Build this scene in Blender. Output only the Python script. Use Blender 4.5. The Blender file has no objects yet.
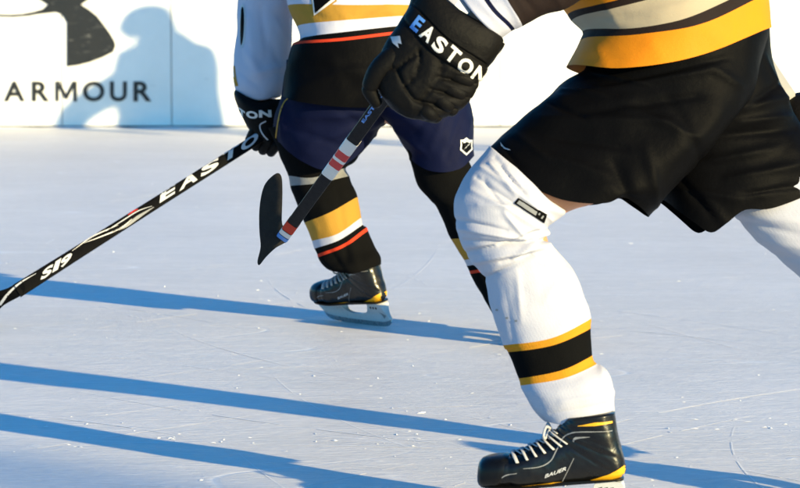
import bpy, bmesh, math, random
from mathutils import Vector, Matrix, noise
from mathutils.bvhtree import BVHTree

random.seed(7)
scene = bpy.context.scene
COL = scene.collection

# ------------------------------------------------------------------ camera
CAM_H = 1.19
FPX = 3000.0                      # focal length in pixels of an 800 px wide frame
PITCH = math.atan(301.0 / FPX)
cam_d = bpy.data.cameras.new('camera')
cam = bpy.data.objects.new('camera', cam_d)
COL.objects.link(cam)
cam.location = (0, 0, CAM_H)
cam.rotation_euler = (math.radians(90) - PITCH, 0, 0)
cam_d.sensor_width = 36.0
cam_d.lens = 36.0 * FPX / 800.0
cam_d.clip_start = 0.1
cam_d.clip_end = 3000
cam_d.dof.use_dof = True
cam_d.dof.focus_distance = 7.4
cam_d.dof.aperture_fstop = 9.0
scene.camera = cam

# ------------------------------------------------------------------ sky, sun, exposure
SUN_EL = math.radians(13.0)
SUN_AZ = math.radians(-41.5)        # where the sun stands, measured from +X (right) ; -Y is behind the camera
to_sun = Vector((math.cos(SUN_EL) * math.cos(SUN_AZ), math.cos(SUN_EL) * math.sin(SUN_AZ), math.sin(SUN_EL)))
world = bpy.data.worlds.new('World')
scene.world = world
world.use_nodes = True
wn = world.node_tree
wn.nodes.clear()
sky = wn.nodes.new('ShaderNodeTexSky')
sky.sky_type = 'NISHITA'
sky.sun_disc = False
sky.sun_elevation = SUN_EL
sky.sun_rotation = math.atan2(to_sun.x, to_sun.y)
sky.air_density = 1.0
sky.dust_density = 0.3
sky.ozone_density = 3.0
hs = wn.nodes.new('ShaderNodeHueSaturation')
hs.inputs['Saturation'].default_value = 1.15
bg = wn.nodes.new('ShaderNodeBackground')
bg.inputs['Strength'].default_value = 0.130
wo = wn.nodes.new('ShaderNodeOutputWorld')
wn.links.new(sky.outputs[0], hs.inputs['Color'])
tint = wn.nodes.new('ShaderNodeMix')      # the clear winter sky of the photograph is a deeper blue
tint.data_type = 'RGBA'
tint.blend_type = 'MULTIPLY'
tint.inputs[0].default_value = 1.0
tint.inputs[7].default_value = (0.30, 0.80, 1.04, 1)
wn.links.new(hs.outputs[0], tint.inputs[6])
wn.links.new(tint.outputs[2], bg.inputs['Color'])
wn.links.new(bg.outputs[0], wo.inputs['Surface'])
sun_d = bpy.data.lights.new('sun', 'SUN')
sun_d.energy = 4.8
sun_d.angle = math.radians(0.6)
sun_d.color = (1.0, 0.80, 0.42)
sun = bpy.data.objects.new('sun', sun_d)
COL.objects.link(sun)
sun.location = (8, -8, 6)
sun.rotation_euler = (-to_sun).to_track_quat('-Z', 'Y').to_euler()
scene.view_settings.view_transform = 'Standard'
scene.view_settings.look = 'None'
scene.view_settings.gamma = 1.0
scene.view_settings.use_curve_mapping = False
scene.view_settings.exposure = 1.08

# ------------------------------------------------------------------ helpers
FW = Vector((0, math.cos(PITCH), -math.sin(PITCH)))
DN = Vector((0, -math.sin(PITCH), -math.cos(PITCH)))
RT = Vector((1, 0, 0))
C0 = Vector((0, 0, CAM_H))


def P(px, py, d):
    """world point seen at photo pixel (px,py) when it stands d metres along the view axis"""
    return C0 + FW * d + RT * ((px - 400.0) / FPX * d) + DN * ((py - 244.0) / FPX * d)


def ground(px, py, z=0.0):
    d = (CAM_H - z) / (math.sin(PITCH) + (py - 244.0) / FPX * math.cos(PITCH))
    return P(px, py, d)


def empty(name, loc, label, cat, group=None):
    o = bpy.data.objects.new(name, None)
    COL.objects.link(o)
    o.location = loc
    o.empty_display_size = 0.1
    o['label'] = label
    o['category'] = cat
    if group:
        o['group'] = group
    return o


WORLD_MESH = {}


def root_loc(parent):
    v = Vector((0, 0, 0))
    while parent is not None:
        v = v + Vector(parent.location)
        parent = parent.parent
    return v


def link(name, verts, faces, mats, parent=None, midx=None, smooth=True, recalc=True, sharp=None):
    """one mesh object from WORLD coordinates, moved into its parent's frame"""
    off = root_loc(parent)
    me = bpy.data.meshes.new(name)
    bm = bmesh.new()
    bv = [bm.verts.new(Vector(v)) for v in verts]
    for i, f in enumerate(faces):
        try:
            bf = bm.faces.new([bv[k] for k in f])
        except ValueError:
            continue
        bf.smooth = smooth
        if midx is not None:
            bf.material_index = midx[i]
    if recalc:
        bmesh.ops.recalc_face_normals(bm, faces=bm.faces[:])
    bm.normal_update()
    tree = BVHTree.FromBMesh(bm)
    bmesh.ops.translate(bm, verts=bm.verts[:], vec=-off)
    bm.to_mesh(me)
    bm.free()
    if not isinstance(mats, (list, tuple)):
        mats = [mats]
    for m in mats:
        me.materials.append(m)
    if sharp is not None:
        me.set_sharp_from_angle(angle=sharp)
    o = bpy.data.objects.new(name, me)
    COL.objects.link(o)
    if parent is not None:
        o.parent = parent
    WORLD_MESH[o.name] = tree
    return o


def catmull(vals, t):
    """vals: list of Vectors/tuples, t in [0,len-1]"""
    n = len(vals)
    i = min(max(int(math.floor(t)), 0), n - 2)
    f = t - i
    p1, p2 = vals[i], vals[i + 1]
    p0 = vals[i - 1] if i > 0 else tuple(2 * a - b for a, b in zip(p1, p2))
    p3 = vals[i + 2] if i + 2 < n else tuple(2 * b - a for a, b in zip(p1, p2))
    out = []
    for a, b, c, d in zip(p0, p1, p2, p3):
        m1 = 0.5 * (c - a)
        m2 = 0.5 * (d - b)
        f2, f3 = f * f, f * f * f
        out.append((2 * f3 - 3 * f2 + 1) * b + (f3 - 2 * f2 + f) * m1 + (-2 * f3 + 3 * f2) * c + (f3 - f2) * m2)
    return tuple(out)


def seg_dist(p, a, b):
    ax, ay = a
    bx, by = b
    dx, dy = bx - ax, by - ay
    L = dx * dx + dy * dy
    t = 0 if L == 0 else max(0, min(1, ((p[0] - ax) * dx + (p[1] - ay) * dy) / L))
    qx, qy = ax + t * dx, ay + t * dy
    return math.hypot(p[0] - qx, p[1] - qy), t


NS = 9


def loft(name, secs, mats, parent, seg_mat=None, nu=72, step=4.0, folds=(), rough=0.0, rscale=14.0, cap=(True, True),
         stretch=None, seed=0.0):
    """secs: list of (pts, d, bulge[, exponent]); pts are photo pixels from the left to the right outline of one
    cross-section, d its depth, bulge its half thickness. The rings are real closed rings in world space."""
    rows = []
    for s in secs:
        pts, d, b = s[0], s[1], s[2]
        e = s[3] if len(s) > 3 else 0.85
        if len(pts) == 2:
            rp = [(pts[0][0] + (pts[1][0] - pts[0][0]) * k / (NS - 1), pts[0][1] + (pts[1][1] - pts[0][1]) * k / (NS - 1)) for k in range(NS)]
        else:
            rp = [catmull(pts, k * (len(pts) - 1) / (NS - 1)) for k in range(NS)]
        flat = []
        for q in rp:
            flat += [q[0], q[1]]
        rows.append(tuple(flat + [d, b, e]))
    ring_rows, ring_seg = [], []
    for i in range(len(rows) - 1):
        a, b = rows[i], rows[i + 1]
        L = max(math.hypot(a[2 * k] - b[2 * k], a[2 * k + 1] - b[2 * k + 1]) for k in range(NS))
        n = max(1, int(round(L / step)))
        for k in range(n):
            ring_rows.append(catmull(rows, i + k / n))
            ring_seg.append(i)
    ring_rows.append(rows[-1])
    verts, pix = [], []
    for r in ring_rows:
        prof = [(r[2 * k], r[2 * k + 1]) for k in range(NS)]
        d, b, e = r[-3], r[-2], r[-1]
        for j in range(nu):
            th = 2 * math.pi * j / nu
            s = -math.cos(th)
            sn = math.sin(th)
            x, y = catmull(prof, (s + 1) / 2 * (NS - 1))
            off = -math.copysign(abs(sn) ** e, sn) * b
            verts.append(P(x, y, d) + FW * off)
            pix.append((x, y))
    nr = len(ring_rows)
    faces, midx = [], []
    for i in range(nr - 1):
        for j in range(nu):
            k = (j + 1) % nu
            faces.append((i * nu + j, i * nu + k, (i + 1) * nu + k, (i + 1) * nu + j))
            midx.append(seg_mat[ring_seg[i]] if seg_mat else 0)
    cen0 = [sum((verts[i * nu + j] for j in range(nu)), Vector()) / nu for i in range(nr)]
    # displacement: cloth folds and unevenness
    if folds or rough:
        nrm = [Vector((0, 0, 0)) for _ in verts]
        for f in faces:
            n = (verts[f[2]] - verts[f[0]]).cross(verts[f[3]] - verts[f[1]])
            for k in f:
                nrm[k] += n
        cen = [sum((verts[i * nu + j] for j in range(nu)), Vector()) / nu for i in range(nr)]
        new = []
        for idx, v in enumerate(verts):
            n = nrm[idx]
            n = n.normalized() if n.length > 0 else Vector((0, -1, 0))
            if n.dot(v - cen[idx // nu]) < 0:
                n = -n
            a = 0.0
            if rough:
                q = v * rscale + Vector((seed, seed * 1.7, 0))
                if stretch:
                    q = Vector((q.x * stretch[0], q.y * stretch[1], q.z * stretch[2]))
                a += rough * (noise.noise(q) + 0.5 * noise.noise(q * 2.1))
            for (pa, pb, w, amp) in folds:
                dd, t = seg_dist(pix[idx], pa, pb)
                if dd < w * 3:
                    a += amp * (0.55 * math.exp(-(dd / w) ** 2) + 0.45 * math.exp(-1.6 * abs(dd) / w)) * (0.35 + 0.65 * math.sin(math.pi * (0.08 + 0.84 * t)))
            new.append(v + n * a)
        verts = new
    for ci, (on, i0) in enumerate(((cap[0], 0), (cap[1], (nr - 1) * nu))):
        if on:
            c = sum((verts[i0 + j] for j in range(nu)), Vector()) / nu
            verts.append(c)
            ic = len(verts) - 1
            for j in range(nu):
                faces.append((i0 + j, i0 + (j + 1) % nu, ic))
                midx.append(midx[0] if ci == 0 else midx[(nr - 1) * nu - 1])
    ob = link(name, verts, faces, mats, parent, midx)
    acc = [0.0]
    for i in range(1, nr):
        acc.append(acc[-1] + (cen0[i] - cen0[i - 1]).length)
    uvl = ob.data.uv_layers.new(name='UVMap')
    for pi, p in enumerate(ob.data.polygons):
        if pi >= (nr - 1) * nu:
            break
        last = pi % nu == nu - 1
        for li in p.loop_indices:
            vi = ob.data.loops[li].vertex_index
            j = vi % nu
            uvl.data[li].uv = (1.0 if (last and j == 0) else j / nu, acc[min(vi // nu, nr - 1)])
    return ob


def tube_data(pts, radii, nu=20, sub=6, flat=1.0, closed_caps=True, up=Vector((0, 0, 1))):
    """smooth round tube through world points; returns verts, faces"""
    if not isinstance(radii, (list, tuple)):
        radii = [radii] * len(pts)
    rows = [tuple(p) + ((r, r) if not isinstance(r, tuple) else r) for p, r in zip(pts, radii)]
    dense = []
    for i in range(len(rows) - 1):
        for k in range(sub):
            dense.append(catmull(rows, i + k / sub))
    dense.append(rows[-1])
    cs = [Vector(r[:3]) for r in dense]
    verts, faces = [], []
    ref = None
    for i, c in enumerate(cs):
        t = (cs[min(i + 1, len(cs) - 1)] - cs[max(i - 1, 0)])
        if t.length < 1e-9:
            t = Vector((0, 0, 1))
        t.normalize()
        if ref is None:
            ref = up - t * up.dot(t)
            if ref.length < 0.1:
                ref = Vector((1, 0, 0)) - t * t.x
        else:
            ref = ref - t * ref.dot(t)
        ref.normalize()
        bi = t.cross(ref)
        ra, rb = max(dense[i][3], 1e-4), max(dense[i][4], 1e-4)
        for j in range(nu):
            a = 2 * math.pi * j / nu
            verts.append(c + ref * (ra * math.cos(a)) + bi * (rb * math.sin(a)))
    for i in range(len(cs) - 1):
        for j in range(nu):
            k = (j + 1) % nu
            faces.append((i * nu + j, i * nu + k, (i + 1) * nu + k, (i + 1) * nu + j))
    if closed_caps:
        for i0 in (0, (len(cs) - 1) * nu):
            c = sum((verts[i0 + j] for j in range(nu)), Vector()) / nu
            verts.append(c)
            for j in range(nu):
                faces.append((i0 + j, i0 + (j + 1) % nu, len(verts) - 1))
    return verts, faces


def merge(*parts):
    V, F = [], []
    for v, f in parts:
        o = len(V)
        V += list(v)
        F += [tuple(k + o for k in q) for q in f]
    return V, F


def tube(name, pts, radii, mat, parent, **kw):
    v, f = tube_data(pts, radii, **kw)
    return link(name, v, f, mat, parent)


def pad_data(pts, radii, nu=20):
    """rounded pad: tube with domed ends"""
    pts = [Vector(p) for p in pts]
    n0 = (pts[0] - pts[1]).normalized()
    n1 = (pts[-1] - pts[-2]).normalized()
    rr = [r if isinstance(r, tuple) else (r, r) for r in radii]
    m0, m1 = min(rr[0]), min(rr[-1])
    P2 = [pts[0] + n0 * m0 * .98, pts[0] + n0 * m0 * .72] + pts + [pts[-1] + n1 * m1 * .72, pts[-1] + n1 * m1 * .98]
    sc = lambda r, k: (r[0] * k, r[1] * k)
    R2 = [sc(rr[0], .12), sc(rr[0], .7)] + rr + [sc(rr[-1], .7), sc(rr[-1], .12)]
    return tube_data(P2, R2, nu=nu, sub=4)


def box_data(c, ax, ay, az):
    """box from centre and three half-axis vectors"""
    V = []
    for sx in (-1, 1):
        for sy in (-1, 1):
            for sz in (-1, 1):
                V.append(c + ax * sx + ay * sy + az * sz)
    F = [(0, 1, 3, 2), (4, 6, 7, 5), (0, 4, 5, 1), (2, 3, 7, 6), (0, 2, 6, 4), (1, 5, 7, 3)]
    return V, F


# 2-D shapes ------------------------------------------------------------
def fill2d(loops):
    """triangulated fill of closed loops (holes by even-odd) -> verts2d, faces"""
    cu = bpy.data.curves.new('tmp', 'CURVE')
    cu.dimensions = '2D'
    cu.fill_mode = 'BOTH'
    for lp in loops:
        sp = cu.splines.new('POLY')
        sp.points.add(len(lp) - 1)
        for k, q in enumerate(lp):
            sp.points[k].co = (q[0], q[1], 0, 1)
        sp.use_cyclic_u = True
    return curve2mesh(cu)


def curve2mesh(cu):
    o = bpy.data.objects.new('tmp', cu)
    COL.objects.link(o)
    dg = bpy.context.evaluated_depsgraph_get()
    me = o.evaluated_get(dg).to_mesh()
    V = [(v.co.x, v.co.y) for v in me.vertices]
    F = [tuple(p.vertices) for p in me.polygons]
    o.evaluated_get(dg).to_mesh_clear()
    bpy.data.objects.remove(o)
    bpy.data.curves.remove(cu)
    return V, F


def text2d(s, bold=0.0, shear=0.0, space=1.0):
    """text scaled to cap height 1, starting at x = 0; returns verts, faces, width"""
    cu = bpy.data.curves.new('tmp', 'FONT')
    cu.body = s
    cu.size = 1.0
    cu.offset = bold
    cu.shear = shear
    cu.space_character = space
    cu.fill_mode = 'BOTH'
    cu.resolution_u = 5
    V, F = curve2mesh(cu)
    x0 = min(v[0] for v in V)
    x1 = max(v[0] for v in V)
    y0 = min(v[1] for v in V)
    y1 = max(v[1] for v in V)
    h = y1 - y0
    return [((v[0] - x0) / h, (v[1] - y0) / h) for v in V], F, (x1 - x0) / h


def smooth_loop(pts, n=5):
    m = len(pts)
    out = []
    ext = [pts[-1]] + list(pts) + [pts[0], pts[1]]
    for i in range(m):
        seq = [ext[i], ext[i + 1], ext[i + 2], ext[i + 3]]
        for k in range(n):
            out.append(catmull(seq, 1 + k / n))
    return out


def band(pts, w):
    """stroke of width w (number or list) along a smooth polyline -> loop"""
    dense, ws = [], []
    n = len(pts)
    for i in range(n - 1):
        for k in range(6):
            dense.append(catmull(pts, i + k / 6))
            if isinstance(w, (list, tuple)):
                ws.append(w[i] + (w[i + 1] - w[i]) * k / 6)
            else:
                ws.append(w)
    dense.append(pts[-1])
    ws.append(w[-1] if isinstance(w, (list, tuple)) else w)
    L, R = [], []
    for i, q in enumerate(dense):
        a, b = dense[max(i - 1, 0)], dense[min(i + 1, len(dense) - 1)]
        dx, dy = b[0] - a[0], b[1] - a[1]
        l = math.hypot(dx, dy) or 1
        nx, ny = -dy / l * ws[i] / 2, dx / l * ws[i] / 2
        L.append((q[0] + nx, q[1] + ny))
        R.append((q[0] - nx, q[1] - ny))
    return L + R[::-1]


def cam_ray(u, v):
    q = P(u, v, 1.0)
    return C0, (q - C0).normalized()


def decal(name, shape, targets, mat, parent, ray=cam_ray, maxlen=3.0, lift=0.0012, thick=True):
    """a flat mark (print, tape, badge) laid onto the surface of the target objects, as thin geometry hugging them"""
    V2, F = shape
    bm = bmesh.new()
    bv = [bm.verts.new((v[0], v[1], 0)) for v in V2]
    for f in F:
        try:
            bm.faces.new([bv[k] for k in f])
        except ValueError:
            pass
    bmesh.ops.triangulate(bm, faces=bm.faces[:])
    for _ in range(6):
        long = [e for e in bm.edges if e.calc_length() > maxlen]
        if not long:
            break
        bmesh.ops.subdivide_edges(bm, edges=long, cuts=1)
        bmesh.ops.triangulate(bm, faces=bm.faces[:])
    trees = [WORLD_MESH[t.name] for t in targets]
    pos, bad = {}, []
    for v in bm.verts:
        o, d = ray(v.co.x, v.co.y)
        best = None
        for t in trees:
            h, n, i, dist = t.ray_cast(o, d)
            if h is not None and (best is None or dist < best[2]):
                best = (h, n, dist)
        if best is None:
            bad.append(v)
            continue
        n = best[1]
        if n.dot(d) > 0:
            n = -n
        pos[v] = best[0] + n * lift
    for v, p in pos.items():
        v.co = p
    bmesh.ops.delete(bm, geom=bad, context='VERTS')
    bm.verts.index_update()
    V = [v.co.copy() for v in bm.verts]
    F = [tuple(v.index for v in f.verts) for f in bm.faces]
    bm.free()
    if not F:
        print('EMPTY DECAL', name)
        return None
    return link(name, V, F, mat, parent, recalc=False)


def place2d(shape, o, ex, ey):
    """affine map of a 2-D shape: origin o, unit vectors ex and ey"""
    V, F = shape[0], shape[1]
    return [(o[0] + v[0] * ex[0] + v[1] * ey[0], o[1] + v[0] * ex[1] + v[1] * ey[1]) for v in V], F


def extrude2d(shape, fn, half):
    """shape -> closed slab; fn(u,v,w) gives the world point, w = -half / +half"""
    V2, F = shape
    n = len(V2)
    V = [fn(v[0], v[1], -half) for v in V2] + [fn(v[0], v[1], half) for v in V2]
    FF = [tuple(f) for f in F] + [tuple(k + n for k in reversed(f)) for f in F]
    cnt = {}
    for f in F:
        for a, b in zip(f, f[1:] + f[:1]):
            k = (min(a, b), max(a, b))
            cnt.setdefault(k, []).append((a, b))
    for k, l in cnt.items():
        if len(l) == 1:
            a, b = l[0]
            FF.append((b, a, a + n, b + n))
    return V, FF


# ------------------------------------------------------------------ materials
def mat_base(name):
    m = bpy.data.materials.new(name)
    m.use_nodes = True
    nt = m.node_tree
    return m, nt, nt.nodes['Principled BSDF']


def N(nt, t, **kw):
    n = nt.nodes.new(t)
    for k, v in kw.items():
        if k in n.inputs:
            n.inputs[k].default_value = v
        else:
            setattr(n, k, v)
    return n


def simple(name, col, rough=0.6, metal=0.0, spec=0.5, var=0.0, vscale=30.0, bump=0.0, bscale=200.0, sheen=0.0, coat=0.0,
           trans=0.0, weave=0.0, wscale=900.0, rib=0, ribs=0.5):
    m, nt, b = mat_base(name)
    b.inputs['Base Color'].default_value = (*col, 1)
    b.inputs['Roughness'].default_value = rough
    b.inputs['Metallic'].default_value = metal
    b.inputs['Specular IOR Level'].default_value = spec
    if sheen:
        b.inputs['Sheen Weight'].default_value = sheen
        b.inputs['Sheen Roughness'].default_value = 0.4
    if coat:
        b.inputs['Coat Weight'].default_value = coat
        b.inputs['Coat Roughness'].default_value = 0.12
    if trans:
        b.inputs['Subsurface Weight'].default_value = trans
        b.inputs['Subsurface Radius'].default_value = (0.01, 0.01, 0.01)
    tc = N(nt, 'ShaderNodeTexCoord')
    if var:
        n = N(nt, 'ShaderNodeTexNoise', Scale=vscale, Detail=6.0, Roughness=0.6)
        nt.links.new(tc.outputs['Object'], n.inputs['Vector'])
        mr = N(nt, 'ShaderNodeMapRange')
        mr.inputs['To Min'].default_value = 1 - var
        mr.inputs['To Max'].default_value = 1 + var
        nt.links.new(n.outputs['Fac'], mr.inputs['Value'])
        mx = N(nt, 'ShaderNodeMix', data_type='RGBA', blend_type='MULTIPLY')
        mx.inputs[0].default_value = 1.0
        mx.inputs[6].default_value = (*col, 1)
        nt.links.new(mr.outputs[0], mx.inputs[7])
        nt.links.new(mx.outputs[2], b.inputs['Base Color'])
        rr = N(nt, 'ShaderNodeMapRange')
        rr.inputs['To Min'].default_value = max(0.02, rough - 0.12)
        rr.inputs['To Max'].default_value = min(1.0, rough + 0.12)
        nt.links.new(n.outputs['Fac'], rr.inputs['Value'])
        nt.links.new(rr.outputs[0], b.inputs['Roughness'])
    last = None
    if bump:
        n2 = N(nt, 'ShaderNodeTexNoise', Scale=bscale, Detail=5.0, Roughness=0.6)
        nt.links.new(tc.outputs['Object'], n2.inputs['Vector'])
        bp = N(nt, 'ShaderNodeBump', Strength=bump, Distance=0.004)
        nt.links.new(n2.outputs['Fac'], bp.inputs['Height'])
        last = bp
    if weave:
        vo = N(nt, 'ShaderNodeTexVoronoi', Scale=wscale)
        nt.links.new(tc.outputs['Object'], vo.inputs['Vector'])
        bp = N(nt, 'ShaderNodeBump', Strength=weave, Distance=0.001)
        nt.links.new(vo.outputs['Distance'], bp.inputs['Height'])
        if last:
            nt.links.new(last.outputs[0], bp.inputs['Normal'])
        last = bp
    if rib:
        sp = N(nt, 'ShaderNodeSeparateXYZ')
        nt.links.new(tc.outputs['UV'], sp.inputs[0])
        mu = N(nt, 'ShaderNodeMath', operation='MULTIPLY')
        mu.inputs[1].default_value = 2 * math.pi * rib
        nt.links.new(sp.outputs[0], mu.inputs[0])
        si = N(nt, 'ShaderNodeMath', operation='SINE')
        nt.links.new(mu.outputs[0], si.inputs[0])
        mv = N(nt, 'ShaderNodeMath', operation='MULTIPLY')
        mv.inputs[1].default_value = 900.0
        nt.links.new(sp.outputs[1], mv.inputs[0])
        sv = N(nt, 'ShaderNodeMath', operation='SINE')
        nt.links.new(mv.outputs[0], sv.inputs[0])
        ad = N(nt, 'ShaderNodeMath', operation='MULTIPLY_ADD')
        ad.inputs[1].default_value = 0.4
        nt.links.new(sv.outputs[0], ad.inputs[0])
        nt.links.new(si.outputs[0], ad.inputs[2])
        bp = N(nt, 'ShaderNodeBump', Strength=ribs, Distance=0.0012)
        nt.links.new(ad.outputs[0], bp.inputs['Height'])
        if last:
            nt.links.new(last.outputs[0], bp.inputs['Normal'])
        last = bp
    if last:
        nt.links.new(last.outputs[0], b.inputs['Normal'])
    return m


M = {}
M['black_cloth'] = simple('black_cloth', (0.0026, 0.0026, 0.0030), 0.5, spec=0.025, var=0.25, vscale=12, bump=0.35, bscale=45, weave=0.25, wscale=700)
M['black_knit'] = simple('black_knit', (0.0045, 0.0045, 0.0045), 0.85, spec=0.025, var=0.25, vscale=25, bump=0.3, bscale=60, weave=0.4, wscale=600, rib=80, ribs=0.035)
M['brown_cloth'] = simple('brown_cloth', (0.011, 0.0055, 0.0045), 0.8, spec=0.2, var=0.2, vscale=20, bump=0.3, bscale=60, weave=0.3)
M['navy_cloth'] = simple('navy_cloth', (0.0045, 0.0065, 0.026), 0.65, spec=0.05, var=0.2, vscale=15, bump=0.3, bscale=40, weave=0.2)
M['white_knit'] = simple('white_knit', (0.43, 0.435, 0.50), 0.85, spec=0.2, var=0.05, vscale=18, bump=0.2, bscale=40, weave=0.35, wscale=500, rib=80, ribs=0.035)
M['white_mesh'] = simple('white_mesh', (0.47, 0.475, 0.56), 0.75, spec=0.25, var=0.04, vscale=18, bump=0.25, bscale=35, weave=0.3, wscale=600)
M['cream_mesh'] = simple('cream_mesh', (0.34, 0.285, 0.20), 0.75, spec=0.25, var=0.06, vscale=18, bump=0.25, bscale=35, weave=0.3, wscale=600)
M['cuff_grey'] = simple('cuff_grey', (0.30, 0.29, 0.275), 0.75, spec=0.2, var=0.1, vscale=18, bump=0.3, bscale=35)
M['gold_mesh'] = simple('gold_mesh', (0.62, 0.20, 0.004), 0.7, spec=0.2, var=0.07, vscale=18, bump=0.25, bscale=35, weave=0.3, wscale=600)
M['gold_knit'] = simple('gold_knit', (0.50, 0.21, 0.010), 0.85, spec=0.2, var=0.07, vscale=25, bump=0.3, bscale=50, weave=0.35, wscale=500, rib=80, ribs=0.035)
M['old_gold'] = simple('old_gold', (0.36, 0.19, 0.025), 0.8, spec=0.2, var=0.08, vscale=25, bump=0.25, bscale=50, weave=0.3, wscale=500, rib=80, ribs=0.035)
M['orange_cloth'] = simple('orange_cloth', (0.50, 0.035, 0.010), 0.8, spec=0.2, var=0.1, vscale=25)
M['skin'] = simple('skin', (0.52, 0.23, 0.11), 0.5, spec=0.4, var=0.08, vscale=40, bump=0.15, bscale=150)
M['hair'] = simple('hair', (0.03, 0.018, 0.01), 0.6)
M['boot_leather'] = simple('boot_leather', (0.0045, 0.0045, 0.0045), 0.30, spec=0.32, var=0.45, vscale=40, bump=0.5, bscale=28, coat=0.15)
M['toe_plastic'] = simple('toe_plastic', (0.0045, 0.0045, 0.0045), 0.3, spec=0.25, var=0.3, vscale=60, bump=0.08, bscale=120)
M['glove_nylon'] = simple('glove_nylon', (0.006, 0.0055, 0.005), 0.5, spec=0.07, var=0.25, vscale=40, bump=0.4, bscale=110, weave=0.3, wscale=900)
M['white_print'] = simple('white_print', (0.66, 0.64, 0.60), 0.55, spec=0.12, var=0.1, vscale=120)
M['silver_print'] = simple('silver_print', (0.46, 0.47, 0.49), 0.45, spec=0.2, metal=0.1, var=0.12, vscale=120)
M['grey_print'] = simple('grey_print', (0.22, 0.225, 0.23), 0.45, var=0.1, vscale=120)
M['yellow_trim'] = simple('yellow_trim', (0.72, 0.36, 0.01), 0.4, var=0.15, vscale=80)
M['red_print'] = simple('red_print', (0.50, 0.025, 0.02), 0.5, spec=0.12, var=0.1, vscale=100)
M['blue_print'] = simple('blue_print', (0.09, 0.25, 0.62), 0.45, spec=0.12, var=0.1, vscale=100)
M['lace'] = simple('lace', (0.42, 0.42, 0.43), 0.9, spec=0.2, var=0.1, vscale=200, bump=0.4, bscale=400)
M['holder'] = simple('holder', (0.52, 0.53, 0.53), 0.3, spec=0.5, var=0.08, vscale=60, bump=0.05)
M['steel'] = simple('steel', (0.42, 0.42, 0.43), 0.28, metal=1.0, var=0.2, vscale=90)
M['carbon'] = simple('carbon', (0.004, 0.004, 0.0043), 0.5, spec=0.025, var=0.4, vscale=70, bump=0.1, bscale=300)
M['tape'] = simple('tape', (0.022, 0.021, 0.02), 0.85, spec=0.12, var=0.4, vscale=60, bump=0.6, bscale=160)
M['strap'] = simple('strap', (0.16, 0.165, 0.17), 0.6, var=0.25, vscale=90, bump=0.4, bscale=120)
M['vinyl_black'] = simple('vinyl_black', (0.012, 0.012, 0.011), 0.45, spec=0.5, var=0.5, vscale=14, bump=0.25, bscale=9)
_nt = M['vinyl_black'].node_tree
_tc = N(_nt, 'ShaderNodeTexCoord')
_mp = N(_nt, 'ShaderNodeMapping')
_mp.inputs['Scale'].default_value = (6, 1, 22)
_mp.inputs['Rotation'].default_value = (0, .5, 0)
_nz = N(_nt, 'ShaderNodeTexNoise', Scale=2.0, Detail=5.0, Roughness=.7)
_mr = N(_nt, 'ShaderNodeMapRange')
_mr.inputs['From Min'].default_value = .58
_mr.inputs['From Max'].default_value = .80
_mr.inputs['To Max'].default_value = .55
_mx = N(_nt, 'ShaderNodeMix', data_type='RGBA')
_mx.inputs[6].default_value = (.012, .012, .011, 1)
_mx.inputs[7].default_value = (.45, .45, .43, 1)
_nt.links.new(_tc.outputs['Object'], _mp.inputs['Vector'])
_nt.links.new(_mp.outputs[0], _nz.inputs['Vector'])
_nt.links.new(_nz.outputs['Fac'], _mr.inputs['Value'])
_nt.links.new(_mr.outputs[0], _mx.inputs[0])
_nt.links.new(_mx.outputs[2], _nt.nodes['Principled BSDF'].inputs['Base Color'])
M['seam'] = simple('seam', (0.03, 0.032, 0.035), 0.8)
M['helmet_shell'] = simple('helmet_shell', (0.02, 0.02, 0.02), 0.3, spec=0.5)
M['helmet_white'] = simple('helmet_white', (0.75, 0.75, 0.74), 0.3, spec=0.5)
M['eye_white'] = simple('eye_white', (0.7, 0.7, 0.68), 0.2)
M['snow'] = simple('snow', (0.80, 0.82, 0.85), 0.8, var=0.05, vscale=2, bump=0.6, bscale=3)


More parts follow.
